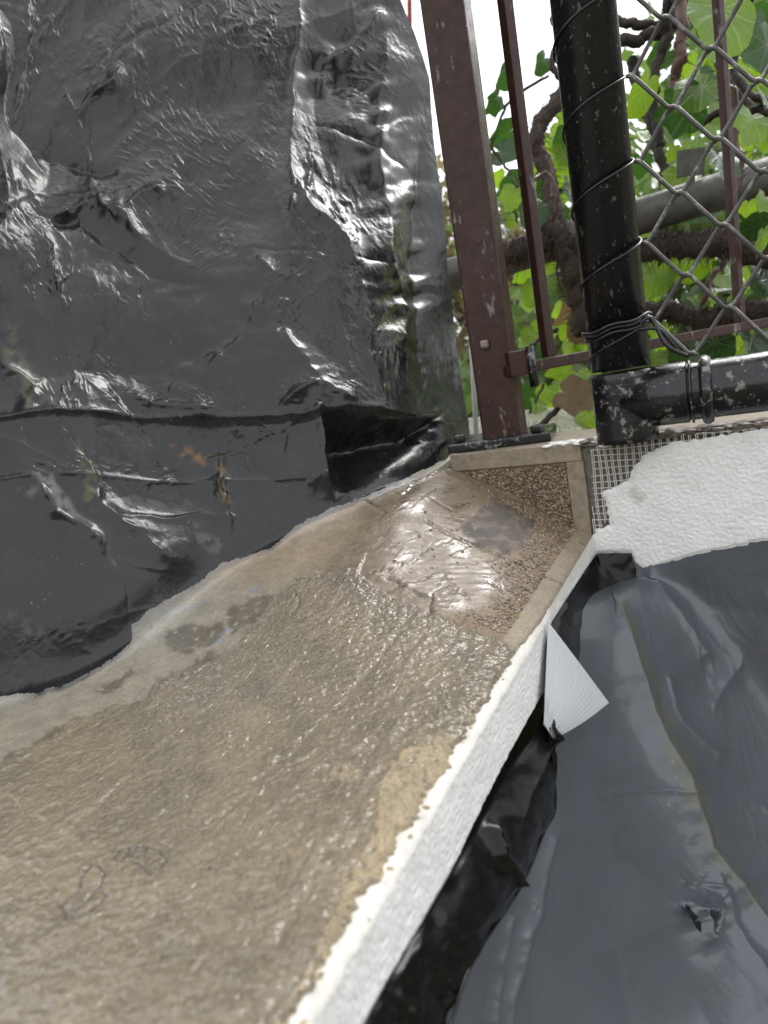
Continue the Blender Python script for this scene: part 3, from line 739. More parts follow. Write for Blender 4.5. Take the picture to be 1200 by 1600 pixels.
def ledge_depth(PX, PY, lift):
    d = rays(PX, PY); t = (0 - CAM[2]) / np.minimum(d[..., 2], -.02)
    for _ in range(24):
        t = .5 * t + .5 * np.clip((zA(CAM[0] + d[..., 0] * t, d[..., 1] * t) + lift - CAM[2]) / np.minimum(d[..., 2], -.02), 0, 3)
    return t
def left_sheet():
    nu, nv = 600, 720
    edge = [(-400, 1235), (-120, 1140), (0, 1090), (42, 1086), (62, 1089), (75, 1078), (95, 1078), (130, 1060), (180, 1030), (208, 1002), (205, 978), (240, 950), (310, 912), (350, 880),
            (425, 858), (465, 820), (520, 795), (542, 787), (600, 765), (690, 722), (738, 690)]
    bot = np.array([(-300, 1225), (-120, 1150), (0, 1110), (110, 1085), (225, 1020), (370, 905), (450, 862), (560, 805), (690, 742), (742, 700)], float)
    seg = np.r_[0, np.cumsum(np.linalg.norm(np.diff(bot, axis=0), axis=1))]
    u = np.linspace(0, 1, nu); su = u * seg[-1]
    bx, by = np.interp(su, seg, bot[:, 0]), np.interp(su, seg, bot[:, 1])
    v = np.linspace(0, 1, nv); yt = -420.0
    U, Vv = np.meshgrid(u, v)
    PY = yt + (by[None] - yt) * Vv
    tx = -330 + u * (560 + 330)
    PX = tx[None] * (1 - Vv) + bx[None] * Vv
    ry = np.array([-420, -60, 0, 60, 130, 260, 400, 500, 600, 690]); rx = np.array([560, 598, 612, 640, 664, 681, 697, 711, 725, 736])
    PX = PX + U ** 4 * (np.interp(PY, ry, rx) - (560 * (1 - Vv) + 742 * Vv))
    LD = ledge_depth(PX, PY, .0012)
    db = np.array([depth_of(on_ledge(a, b, .0)) for a, b in zip(bx, by)])
    ker = np.hanning(121); ker /= ker.sum(); db = np.convolve(np.pad(db, 60, 'edge'), ker, 'valid')
    top = .50 + .21 * np.clip(PX / 650, -.3, 1.1) + .02 * np.sin(PX / 110) + .07 * ss(420, -150, PY)
    w = ss(.42, 1.0, Vv) ** .9
    Dh = top * (1 - w) + (db[None] * 1.035 + .004) * w
    # relief (metres, towards the viewer)
    wx = PX + 10 * fbm(PX / 60, PY / 60, 3, 3); wy = PY + 10 * fbm(PX / 60, PY / 60, 3, 4)
    m1 = ss(.0, .35, fbm(PX / 170, PY / 170, 2, 155)) * ss(640, 560, PX); m2 = .8 * ss(.1, .4, fbm(PX / 90, PY / 110, 2, 156))
    for (qx, qy, qr, qa) in ((330, 60, 120, 1.0), (300, 260, 120, .7), (130, 310, 45, .8), (75, 460, 45, 1.0), (260, 625, 55, 1.2), (100, 610, 35, 1.0), (60, 60, 60, .6), (520, 340, 40, .8), (400, 680, 35, .8)):
        m2 = m2 + qa * np.exp(-((PX - qx) ** 2 + (PY - qy) ** 2) / qr ** 2)
    low = 1 - .5 * ss(650, 900, PY)
    H = fbm(PX / 260, PY / 300, 2, 101) * .018
    H += crush(PX, PY, 301, (240, 120), (.0100, .0042)) * low + crush(PX, PY, 311, (52, 26), (.0012, .0006)) * m1 * low
    H += crumple(PX, PY, 34, 1, .006, 110, 330, (-100, -150, 740, 900)) + low * ss(670, 560, PX) * crumple(PX, PY, 60, 2, .0030, 30, 110, (-100, -150, 740, 1000))
    # fans of fine tension wrinkles, each with its own direction
    sg = [(330, 50, 110, 70, 65, 1.0), (400, 40, 60, 60, 20, .8), (300, 250, 120, 80, 35, .8), (250, 190, 70, 70, 50, .6), (150, 330, 80, 30, 40, 1.0), (75, 450, 40, 60, 70, 1.0), (260, 622, 75, 24, 15, 1.1),
          (105, 610, 30, 50, 75, .9), (60, 60, 50, 90, 80, .7), (520, 350, 50, 70, 58, 1.3), (490, 260, 30, 60, 75, .9), (400, 675, 50, 30, 25, .8), (520, 620, 60, 26, 30, 1.0), (360, 600, 25, 45, 80, .9),
          (330, 380, 60, 40, 130, .6), (600, 330, 30, 120, 80, .3), (570, 500, 30, 60, 100, .5), (170, 560, 40, 30, 30, .6), (480, 760, 30, 30, 70, .6), (40, 880, 50, 30, 20, .4), (350, 740, 20, 60, 80, .8), (90, 730, 60, 20, 10, 1.0), (230, 740, 60, 20, 172, .7), (100, 990, 70, 24, 150, .9),
          (180, 1000, 40, 24, 20, .8), (420, 830, 30, 24, 140, .8), (560, 120, 50, 60, 30, .8), (10, 330, 60, 60, 60, .6), (130, 130, 60, 60, 140, .6), (440, 470, 50, 60, 115, .6), (210, 480, 60, 60, 40, .4), (600, 560, 40, 70, 80, .5)]
    for n_, (qx, qy, sa_, sb_, ang_, am_) in enumerate(sg):
        ca_, sn_ = math.cos(math.radians(ang_)), math.sin(math.radians(ang_)); dx_, dy_ = PX - qx, PY - qy
        u_, v_ = dx_ * ca_ + dy_ * sn_, -dx_ * sn_ + dy_ * ca_
        L_ = max(sa_, sb_); g_ = np.exp(-(dx_ / sa_) ** 2 - (dy_ / sb_) ** 2)
        mm = g_ > .02
        uu, vv = u_[mm], v_[mm] * (1 + .35 * u_[mm] / L_) + 5 * noise(u_[mm] / 30, v_[mm] / 30, 700 + n_)
        n1_ = noise(uu / 46, vv / 9, 800 + n_); n2_ = noise(uu / 24, vv / 4.6, 840 + n_)
        H[mm] += am_ * g_[mm] * ss(-.2, .25, fbm(PX[mm] / 26, PY[mm] / 26, 2, 860 + n_)) * (.0020 * np.clip(1 - np.abs(n1_) * 2.6, 0, 1) ** 1.6 + .0009 * np.clip(1 - np.abs(n2_) * 2.4, 0, 1) ** 1.5)
    def fold(pts, amp, wid, side=0, sharp=1.5):
        d = line_d(wx, wy, pts); g = np.exp(-np.sqrt(d * d + sharp) / wid) * (.65 + .45 * ss(-.35, .35, fbm(PX / 80, PY / 45, 2, int(pts[0][0] + pts[1][1]) % 97)))
        P_ = np.array(pts, float); L = np.linalg.norm(np.diff(P_, axis=0), axis=1).sum()
        e0 = np.hypot(wx - P_[0, 0], wy - P_[0, 1]); e1 = np.hypot(wx - P_[-1, 0], wy - P_[-1, 1])
        return amp * g * ss(-.05, .22, np.minimum(e0, e1) / L)
    # seams: two long horizontal creases, upright creases, sagging drapes
    d1 = PY - (654 - 6 * np.sin(PX / 190) - ss(470, 560, PX) * 14 + ss(560, 700, PX) * 16)
    H += .0035 * np.exp(-np.abs(d1) / 7) + .0036 * np.exp(-np.clip(-d1, 0, None) / 55) * .6 * ss(2, -4, d1) * ss(80, 250, PX) * (.8 + .6 * noise(PX / 70, PX * 0, 8))
    H -= .0009 * np.exp(-np.abs(d1 - 10) / 9)
    d2 = PY - (748 - 4 * np.sin(PX / 150)); H += .0022 * np.exp(-np.abs(d2) / 6) * ss(540, 420, PX)
    H += fold([(470, -80), (466, 60), (456, 250), (452, 400)], .006, 8)
    H += fold([(40, -60), (40, 130), (20, 200)], .004, 7)
    H += fold([(455, 270), (480, 320), (530, 370), (558, 430)], .010, 12)
    H += fold([(490, 230), (480, 300), (500, 310)], .007, 10)
    H += fold([(560, 440), (575, 560), (600, 640)], .004, 6)
    H += fold([(600, 30), (590, 200), (610, 400), (640, 640)], .010, 22); H += fold([(655, 200), (650, 420), (668, 640)], -.010, 20)
    H += fold([(490, 100), (545, 80), (600, 20)], .010, 16); H -= fold([(500, 115), (560, 130), (600, 180)], .012, 30)
    H -= fold([(40, 325), (120, 350), (180, 395), (240, 435), (300, 448), (345, 435)], .009, 24); H += fold([(30, 290), (130, 315), (200, 370), (270, 412), (330, 415)], .006, 20)
    H -= fold([(60, 225), (130, 265), (190, 280)], .008, 14)
    H += fold([(60, 330), (150, 330), (195, 360), (230, 415)], .006, 10)
    H -= fold([(400, 380), (390, 450), (330, 530), (270, 600)], .007, 45, 0, 90); H += fold([(370, 370), (425, 430), (385, 520), (300, 600)], .005, 20)
    H += fold([(190, 345), (260, 300)], .007, 10); H += fold([(100, 190), (170, 150), (190, 120)], .009, 16)
    H += fold([(60, 350), (75, 430), (100, 500)], .006, 9); H += fold([(0, 560), (50, 610), (60, 645)], .007, 14)
    H += fold([(180, 610), (260, 630), (350, 640)], .008, 14); H += fold([(430, 640), (500, 600), (560, 640)], .010, 16)
    H += fold([(345, 690), (350, 780), (360, 840)], .006, 10); H += fold([(50, 750), (90, 800), (140, 830), (170, 880)], .008, 12)
    H += fold([(120, 1010), (170, 1020), (200, 975)], .006, 9); H += fold([(415, 790), (430, 850), (470, 820)], .004, 7)
    H += fold([(440, 510), (470, 560), (500, 600)], .007, 14); H += fold([(300, 900), (120, 760)], .006, 20)
    rg_ = np.random.RandomState(77)
    for q_ in range(46):                      # crisp straight creases of the once folded film
        cx_, cy_ = rg_.uniform(0, 600), rg_.uniform(-20, 960); a_ = rg_.choice([.15, .5, .9, 1.3, 1.57, 2.2, 2.6]) + rg_.normal() * .12; l_ = rg_.uniform(40, 170)
        p_ = [(cx_ - math.cos(a_) * l_, cy_ - math.sin(a_) * l_), (cx_, cy_), (cx_ + math.cos(a_ + .12) * l_, cy_ + math.sin(a_ + .12) * l_)]
        H += fold(p_, rg_.uniform(.0006, .0022) * rg_.choice([1, 1, -1]), rg_.uniform(2.5, 9), 0, .3)
    # pocket at the lower right: flap edge standing proud of a deep hollow
    fl = poly_sd(wx, wy, [(492, 640), (600, 648), (690, 650), (700, 770), (520, 790)])
    H -= .045 * ss(4, -40, fl); H += .008 * np.exp(-np.abs(line_d(wx, wy, [(492, 640), (505, 690), (520, 790)])) / 12)
    gate = ss(.985, .90, Vv)
    H *= .06 + .94 * gate
    St = np.zeros(PX.shape + (4,))
    def blob(poly, col, a, soft=8, th=.0): add_stain(St, a * ss(soft, -soft, poly_sd(wx, wy, poly)) * ss(th - .25, th + .3, fbm(PX / 16, PY / 16, 3, 9)), col)
    blob([(265, 683), (300, 690), (328, 700), (320, 716), (290, 706)], (.20, .095, .012), .75)
    blob([(335, 700), (352, 712), (362, 790), (350, 790)], (.16, .10, .02), .6, 8)
    blob([(5, 505), (24, 515), (70, 640), (40, 650), (10, 560)], (.10, .11, .045), .6, 10)
    blob([(100, 620), (135, 590), (130, 615), (90, 640)], (.11, .11, .02), .6, 6); blob([(120, 690), (150, 730), (150, 800), (135, 800)], (.11, .11, .03), .5, 8)
    blob([(620, 280), (640, 300), (660, 420), (630, 480), (600, 620), (590, 500)], (.10, .12, .02), .5, 14)
    blob([(50, 745), (85, 790), (140, 820), (175, 880), (180, 890), (165, 850), (120, 800), (75, 745)], (.16, .16, .16), .7, 5, -.2)
    blob([(300, 810), (350, 850), (340, 875), (310, 850)], (.10, .10, .10), .5, 6); blob([(30, 770), (60, 765), (55, 785)], (.12, .12, .12), .6, 6)
    blob([(0, 950), (40, 960), (90, 1000), (60, 1000), (0, 965)], (.07, .07, .05), .5, 8)
    spk = ss(.62, .70, noise(PX / 5, PY / 5, 6)) * ss(.1, .4, fbm(PX / 60, PY / 60, 2, 7)); add_stain(St, spk * .5, (.30, .30, .30))
    k_ = .006
    D = -k_ * np.log(np.exp(-LD / k_) + np.exp(-Dh / k_))
    H = np.where(H > 0, H, H * ss(.0, .03, LD - Dh + .03))
    jag = poly_sd(PX + 4 * fbm(PX / 14, PY / 14, 3, 61), PY + 4 * fbm(PX / 14, PY / 14, 3, 62), edge + [(900, 690), (900, -900), (-900, -900), (-900, 1235)])
    o, P = build_sheet('plastic_sheet', PX, PY, D, H, M['sheet'], St, keep=jag < 0)
    tag(o, 'big crumpled dark grey plastic sheet hanging over the back of the ledge', 'plastic sheet')
left_sheet()

def right_sheet():
    nu, nv = 420, 520
    u = np.linspace(0, 1, nu); v = np.linspace(0, 1, nv); U, Vv = np.meshgrid(u, v)
    # from under the white renders down and out towards the viewer
    yv = 872 + (1900 - 872) * v
    xl = np.interp(yv, [872, 950, 1000, 1060, 1110, 1150, 1260, 1440, 1600, 1700, 1900], [960, 912, 888, 872, 866, 856, 795, 690, 600, 545, 430])
    xr = np.full(nv, 1560.0)
    PX = xl[:, None] + (xr - xl)[:, None] * U
    ytop = 860 - (PX - 1000) * .26; ytop = np.clip(ytop, 700, 872)
    PY = ytop + (1900 - ytop) * Vv
    wx = PX + 8 * fbm(PX / 70, PY / 70, 3, 13); wy = PY + 8 * fbm(PX / 70, PY / 70, 3, 14)
    D = .585 - .02 * ss(0, .3, Vv) - .20 * ss(.1, 1.0, Vv) + .05 * ss(1050, 850, PX) * ss(900, 1000, PY) * (1 - ss(1150, 1500, PY))
    D = D - .035 * ss(1000, 1500, PX) * ss(.3, 1, Vv)
    Hk = ss(.0, .10, U) * .8 + .2
    rd = rays(PX, PY)
    de = np.array([min(.551, depth_of(on_x(a, b, .004))) if ray(a, b)[0] < -.03 else .551 for a, b in zip(xl, yv)])
    fU = 1 - (1 - np.clip(U / .75, 0, 1)) ** 1.8
    D = de[:, None] * (1 - fU) + D * fU
    tb = ((B0 + BN * .0004 - CAM) @ BN) / (rd @ BN)
    tx_ = np.where(rd[..., 0] < -.02, (.0035 - CAM[0]) / np.minimum(rd[..., 0], -.02), 9.0)
    kk = .004
    def smin(a, b): return -kk * np.log(np.exp(-np.clip(a, 0, 3) / kk) + np.exp(-np.clip(b, 0, 3) / kk))
    D = smin(D, tb)
    H = fbm(PX / 300, PY / 420, 2, 201) * .007 + crumple(PX, PY, 20, 21, .003, 130, 360, (900, 850, 1400, 1700)) + crumple(PX, PY, 30, 22, .0006, 20, 80, (900, 850, 1300, 1650))
    def fold(pts, amp, wid, sharp=2.0): return amp * np.exp(-np.sqrt(line_d(wx, wy, pts) ** 2 + sharp) / wid)
    H += fold([(955, 940), (1000, 1080), (1060, 1210), (1095, 1320), (1210, 1460)], .010, 26)
    H += fold([(1110, 1370), (1160, 1470), (1210, 1540)], .004, 8); H += fold([(1020, 900), (1060, 960), (1100, 1020)], .005, 10)
    H += fold([(1200, 940), (1150, 1040), (1120, 1100)], .003, 14); H += fold([(855, 1310), (820, 1430), (790, 1600)], .006, 9)
    H += fold([(790, 1430), (775, 1600)], .004, 5); H += fold([(1040, 1060), (1060, 1130), (1120, 1180)], .003, 7)
    H -= fold([(1080, 920), (1110, 1080)], .003, 30); H += fold([(960, 1240), (1100, 1235), (1200, 1260)], .0014, 4)
    for n_, (qx, qy, sa_, sb_, ang_, am_) in enumerate([(830, 1440, 50, 160, 105, .8), (1120, 1010, 60, 120, 62, .9), (1130, 1400, 70, 70, 40, 1.0), (1010, 1010, 30, 100, 70, .6), (1180, 1250, 40, 120, 70, .7)]):
        ca_, sn_ = math.cos(math.radians(ang_)), math.sin(math.radians(ang_)); dx_, dy_ = PX - qx, PY - qy
        u_, v_ = dx_ * ca_ + dy_ * sn_, -dx_ * sn_ + dy_ * ca_
        g_ = np.exp(-(dx_ / sa_) ** 2 - (dy_ / sb_) ** 2)
        H += am_ * g_ * .00045 * np.clip(1 - np.abs(noise(u_ / 90, v_ / 16 + .4 * noise(u_ / 40, v_ / 40, 5), 900 + n_)) * 3, 0, 1) ** 1.6
    hole = poly_sd(wx * .5 + PX * .5, wy * .5 + PY * .5, [(1080, 1420), (1100, 1425), (1108, 1416), (1106, 1440), (1103, 1466), (1096, 1455), (1092, 1440)])
    H += .012 * np.exp(-np.clip(hole, 0, None) / 12) + crumple(PX, PY, 40, 23, .006, 8, 26, (1062, 1375, 1125, 1440))
    H -= .012 * ss(0, -6, hole)
    H *= Hk * ss(-.02, .06, Vv)
    St = np.zeros(PX.shape + (4,))
    band = poly_sd(wx, wy, [(955, 945), (975, 950), (1020, 1060), (1075, 1190), (1130, 1330), (1200, 1420), (1200, 1450), (1100, 1350), (1045, 1210), (1000, 1090)])
    add_stain(St, .75 * ss(5, -5, band) * ss(-.5, .2, fbm(PX / 30, PY / 30, 3, 9)), (.105, .110, .075))
    gm_ = ss(14, -14, poly_sd(wx, wy, [(920, 1190), (950, 1200), (990, 1330), (1000, 1370), (960, 1370), (940, 1260)])) * ss(-.1, .4, fbm(PX / 25, PY / 25, 3, 19)); add_stain(St, gm_ * .4, (.07, .075, .035))
    add_stain(St, .6 * ss(3, 0, line_d(wx, wy, [(1030, 1060), (1040, 1110), (1060, 1120), (1055, 1150), (1090, 1160), (1110, 1145)])), (.10, .105, .11))
    spk = ss(.70, .75, noise(PX / 6, PY / 6, 16)) * ss(.0, .4, fbm(PX / 90, PY / 90, 2, 17)); add_stain(St, spk * .6, (.32, .32, .27))
    P0 = CAM + rays(PX, PY) * D[..., None]
    o, P = build_sheet('plastic_sheet', PX, PY, D, H, M['sheet2'], St)
    tag(o, 'smooth dark grey plastic sheet with a torn hole sloping below the white edge', 'plastic sheet')
    # torn lips round the hole
    c = at(1096, 1432, depth_of(on_z(1096, 1432, -9)) if False else float(D[np.unravel_index(np.argmin((PX - 1096) ** 2 + (PY - 1432) ** 2), PX.shape)]) - .016)
    V, Fc = [], []
    for (x0, y0, x1, y1, x2, y2) in ((1070, 1412, 1084, 1442, 1094, 1428), (1084, 1442, 1096, 1458, 1095, 1436), (1108, 1408, 1118, 1424, 1100, 1424)):
        b = len(V)
        for (x, y, dz) in ((x0, y0, 0), (x1, y1, -.006), (x2, y2, -.001), ((x0 + x1) / 2 - 2, (y0 + y1) / 2, -.004)):
            i = np.unravel_index(np.argmin((PX - x) ** 2 + (PY - y) ** 2), PX.shape)
            V.append(at(x, y, float((P[i] - CAM) @ R[:, 2]) - .003 + dz))
        Fc += [(b, b + 3, b + 2), (b + 3, b + 1, b + 2)]
    h = mesh_from('torn_lip', V, Fc, M['bitumen']); h.parent = o
right_sheet()

# ------------------------------------------------------------------ bitumen membrane below the white strip
def membrane():
    nu, nv = 300, 90
    top = [(540, 1690), (572, 1595), (660, 1440), (762, 1262), (800, 1195), (838, 1140), (850, 1100), (853, 1050), (856, 990), (880, 945), (925, 876), (936, 866), (985, 864)]
    bot = [(640, 1760), (700, 1610), (740, 1500), (815, 1382), (850, 1300), (868, 1262), (864, 1190), (860, 1130), (885, 1080), (915, 1045), (935, 960), (965, 925), (1004, 910)]
    dt = [depth_of(on_x(p[0], p[1], .0022)) for p in top[:-1]] + [.548]
    dt[-3] = min(dt[-3], .55); dt[-2] = .549; dt[-1] = .549
    T = np.array([at(p[0], p[1], d) for p, d in zip(top, dt)])
    off = [-.016, -.016, -.016, -.016, -.014, -.014, -.014, -.014, -.012, -.012, -.012, -.008, -.004]
    db = [depth_of(on_x(p[0], p[1], .006)) if ray(*p)[0] < -.03 else .56 for p in bot]
    db = [min(a, .553) for a in db]
    Bm = np.array([at(p[0], p[1], d + o_) for p, d, o_ in zip(bot, db, off)])
    u = np.linspace(0, 1, nu)
    Tp, Bt = spline(T, nu), spline(Bm, nu)
    v = np.linspace(0, 1, nv)[:, None, None]
    P = Tp[None] * (1 - v) + Bt[None] * v
    U, Vv = np.meshgrid(u * 12, v[:, 0, 0])
    px, py = project(P)
    outw = np.array([.9, -.35, .1])
    h = .006 * np.sin(Vv * np.pi) * ss(.9, 3, U) * (1 - ss(8, 10, U)) + .004 * fbm(px / 60, py / 60, 3, 7)
    h += crumple(px, py, 40, 31, .0022, 25, 140, (560, 860, 1000, 1650))
    h += .009 * np.exp(-line_d(px, py, [(853, 1150), (830, 1190), (795, 1270)]) / 9) + .006 * np.exp(-line_d(px, py, [(760, 1285), (770, 1330), (805, 1375)]) / 6)
    h -= .009 * np.exp(-line_d(px, py, [(850, 1170), (815, 1240), (800, 1275)]) / 8)
    h = h * ss(0, .06, Vv)
    P = P + outw * h[..., None]
    me = np_mesh('bitumen_membrane', P.reshape(-1, 3), grid_quads(nu, nv))
    o = link('bitumen_membrane', me, M['bitumen'])
    tag(o, 'glossy black bitumen membrane strip stuck below the white rendered edge', 'membrane')
    lip = tube('folded_edge', spline(Bm, 120), .0007, M['bitumen'], None, 6); lip.parent = o
membrane()

# white tape flap
def flap():
    nu, nv = 60, 60
    A, B_, C_, D_ = at(856, 972, .405), at(950, 1098, .405), at(868, 1160, .365), at(849, 1132, .370)
    V = []
    for j in range(nv):
        b = j / (nv - 1)
        for i in range(nu):
            a = i / (nu - 1)
            p = (A * (1 - a) + B_ * a) * (1 - b) + (D_ * (1 - a) + C_ * a) * b
            p = p - R[:, 2] * (.004 * math.sin(a * 2.6) * math.sin(b * 2.4 + .4) - .006 * a * b * b) + R[:, 2] * .0005 * (math.sin(i * 1.9) + math.sin(j * 1.9)) * .3
            V.append(p)
    m = MT('white_tape'); br = m.n.new('ShaderNodeTexBrick')
    w1 = m.n.new('ShaderNodeTexWave'); w1.inputs['Scale'].default_value = 22; w1.bands_direction = 'X'
    w2 = m.n.new('ShaderNodeTexWave'); w2.inputs['Scale'].default_value = 22; w2.bands_direction = 'Y'
    for w in (w1, w2): m.l.new(m.tc.outputs['UV'], w.inputs['Vector'])
    h = m.math('MAXIMUM', w1.outputs['Fac'], w2.outputs['Fac'])
    m.n.remove(br)
    m.to(m.ramp(h, [(.4, (.50, .52, .53)), (1, (.72, .74, .75))]), 'Base Color'); m.to(m.bump(h, .4, .0005), 'Normal'); m.set(Roughness=.4)
    tr = m.n.new('ShaderNodeBsdfTranslucent'); tr.inputs['Color'].default_value = (.7, .72, .73, 1)
    ms = m.n.new('ShaderNodeMixShader'); ms.inputs[0].default_value = .25
    m.l.new(m.b.outputs[0], ms.inputs[1]); m.l.new(tr.outputs[0], ms.inputs[2]); m.l.new(ms.outputs[0], m.n['Material Output'].inputs['Surface'])
    me = np_mesh('tape_flap', np.array(V), grid_quads(nu, nv))
    uvl = me.uv_layers.new(name='UVMap')
    li = np.zeros(len(me.loops), np.int32); me.loops.foreach_get('vertex_index', li)
    uvl.data.foreach_set('uv', np.stack([(li % nu) / (nu - 1), (li // nu) / (nu - 1)], -1).astype(np.float32).ravel())
    o = link('tape_flap', me, m.m)
    sol = o.modifiers.new('thick', 'SOLIDIFY'); sol.thickness = .0006
    tag(o, 'loose corner of white woven tape sticking out over the black membrane', 'tape')
flap()

# ------------------------------------------------------------------ brown railing
pb = on_z(785, 694, ZB)                       # foot of the brown post
YP = float(pb[1]) + .014
rail_root = empty('brown_railing', (pb[0], YP, ZB))
tag(rail_root, 'brown painted metal railing with a wide square post and thin bars', 'railing')
PW = .036; yaw = math.radians(5)
part(box('post', (pb[0], YP, ZB + .55), (PW, PW, 1.10), M['brown'], None, yaw, .0022), rail_root)
part(box('base_plate', (pb[0] - .001, YP - .004, ZB + .0042), (.092, .07, .008), M['blackworn'], None, math.radians(8), .0015), rail_root)
bp = on_y(757, 538, YP - PW / 2 - .0025); part(box('bolt', bp, (.008, .007, .008), M['steel'], None, .3, .0025), rail_root)
for i, (dx, dy) in enumerate(((-.036, -.026), (.036, -.022))):
    part(box('anchor_bolt', (pb[0] + dx, YP + dy, ZB + .0115), (.010, .010, .007), M['blackworn'], None, .4 + i, .002), rail_root)
ra = on_y(812, 574, YP); rb = at(1290, 487, .80)
rdir = (rb - ra) / np.linalg.norm(rb - ra); rb = ra + rdir * .62
ang = math.atan2(rdir[1], rdir[0])
part(box('bottom_rail', (ra + rb) / 2 - rdir * .01, (np.linalg.norm(rb - ra) + .02, .016, .010), M['brown'], None, ang, .0012), rail_root)
part(box('flange', ra + np.array([.004, -.008, 0.004]), (.03, .006, .022), M['brown'], None, ang, .0012), rail_root)
part(tube('clamp_bolt', [ra + np.array([.012, -.003, -.019]), ra + np.array([.012, -.003, .017])], .0042, M['blackworn'], None, 8), rail_root)
def rail_s(px):                               # parameter along the rail below a pixel column
    best = min(np.linspace(0, .62, 600), key=lambda s: abs(project((ra + rdir * s)[None])[0][0] - px)); return ra + rdir * best
for px in (858, 957, 1058 + 400, 1157):
    p = rail_s(px)
    part(box('bar', (p[0], p[1], p[2] + .52), ((.0098, .0098, 1.03) if px < 900 else (.0085, .0085, 1.03)), M['brown'], None, ang, .001), rail_root)

# ------------------------------------------------------------------ black chain link fence
PB = on_z(978, 692, ZB + .002); PR = .0212
PB = PB + np.array([-.001, PR, 0]); YF = float(PB[1])
cl = empty('chain_link_fence', (PB[0], YF, ZB))
tag(cl, 'chain link fence on black painted pipes with wire lashed round the post', 'fence')
part(tube('post', [(PB[0], YF, ZB + .055), (PB[0], YF, 1.3)], PR, M['black'], None, 40), cl)
hz = float(on_y(1150, 602, YF)[2])
part(tube('tee_fitting', [(PB[0], YF, ZB + .001 + z) for z in (0, .004, .03, hz - ZB + .016, hz - ZB + .020, hz - ZB + .0205)], [PR + .001, PR + .0012, PR + .0012, PR + .0013, PR + .0011, PR - .001], M['blackworn'], None, 40), cl)
def xat(px): return float(on_y(px, 600, YF)[0])
xs_ = [PB[0], xat(1070), xat(1074), xat(1076)]
part(tube('tee_branch', [(x, YF - .0006, hz) for x in xs_], [PR + .0008, PR + .0008, PR + .0008, PR - .003], M['blackworn'], None, 40), cl)
part(tube('bottom_pipe', [(xat(1060), YF, hz), (xat(1085), YF, hz), (.9, YF, hz)], PR - .0006, M['blackworn'], None, 40), cl)
part(tube('coupling_ring', [(xat(x), YF, hz) for x in (1093, 1095, 1100, 1106, 1112, 1114)], [PR - .001, PR + .0022, PR + .0034, PR + .0034, PR + .002, PR - .001], M['blackworn'], None, 40), cl)
part(tube('coupling_ring', [(xat(x), YF, hz) for x in (1077, 1078, 1081, 1083)], [PR - .001, PR + .0016, PR + .0016, PR - .001], M['blackworn'], None, 40), cl)
# net: each zigzag wire on its own
YN = YF - PR * .35
n0 = on_y(982, 120, YN); n1 = on_y(1110, 80, YN); n2 = on_y(1050, 168, YN); n3 = on_y(1060, 302, YN)
w2 = (n1[0] - n0[0]) / 2; h2 = (n2[2] - n3[2]) / 2
zc = n0[2]
for k in range(0, 15):
    pts = []
    jlo = int(math.ceil((hz + .024 - zc) / h2)); 
    for j in range(jlo, 9):
        hi = (j + k) % 2
        x = n0[0] + (k + hi) * w2; z = zc + j * h2
        sgn = 1 if hi else -1
        yo = .0018
        pts += [(x - sgn * .0030, YN + yo * sgn, z - h2 * .045), (x + sgn * .0006, YN, z - .0006 * sgn), (x - sgn * .0030, YN - yo * sgn, z + h2 * .045)]
    q = [pts[0]]
    for a, b in zip(pts[:-1], pts[1:]):
        a_, b_ = np.array(a), np.array(b)
        q.append(tuple(a_ * .5 + b_ * .5)); q.append(b)
    o = tube('chain_wire', q, .00145, M['wire'], cl, 7)
# lashing wire spiralling round the post, and a tie at its foot
pts = []
zt = on_y(985, 120, YF)[2]
for t in np.linspace(-2.0, 5.6, 500):         # turns downwards
    a = 2 * math.pi * t
    pts.append((PB[0] + (PR + .0012) * math.cos(a), YF - (PR + .0012) * math.sin(a), zt + .001 - t * 2 * h2 - 0.0))
pts = [p for p in pts if p[2] > hz + .028]
part(tube('lashing_wire', pts, .0009, M['darkwire'], None, 6), cl)
zt2 = on_y(970, 511, YF)[2]
for r_, dz in ((.0012, 0), (.0030, .0025), (.0014, -.003)):
    pts = [(PB[0] + (PR + r_) * math.cos(a), YF - (PR + r_) * math.sin(a), zt2 + dz + .0035 * math.cos(a + .3) + .001 * math.sin(5 * a)) for a in np.linspace(0, 2 * math.pi, 60)]
    part(tube('tie_wire', pts, .0012, M['darkwire'], None, 6), cl)
ta = np.array([PB[0] + PR, YF - .008, zt2]); tb = on_y(1074, 556, YN - .004)
part(tube('tie_wire', spline([ta + [-.004, -.006, 0], ta + [.004, -.003, .002], (ta + tb) / 2 + [0, -.004, -.004], tb], 40), .0016, M['darkwire'], None, 6), cl)
part(tube('tie_wire', spline([ta + [-.004, -.006, -.004], ta + [.008, -.004, -.006], (ta + tb) / 2 + [.002, -.001, -.001], tb + [-.004, .002, .003]], 40), .0013, M['darkwire'], None, 6), cl)

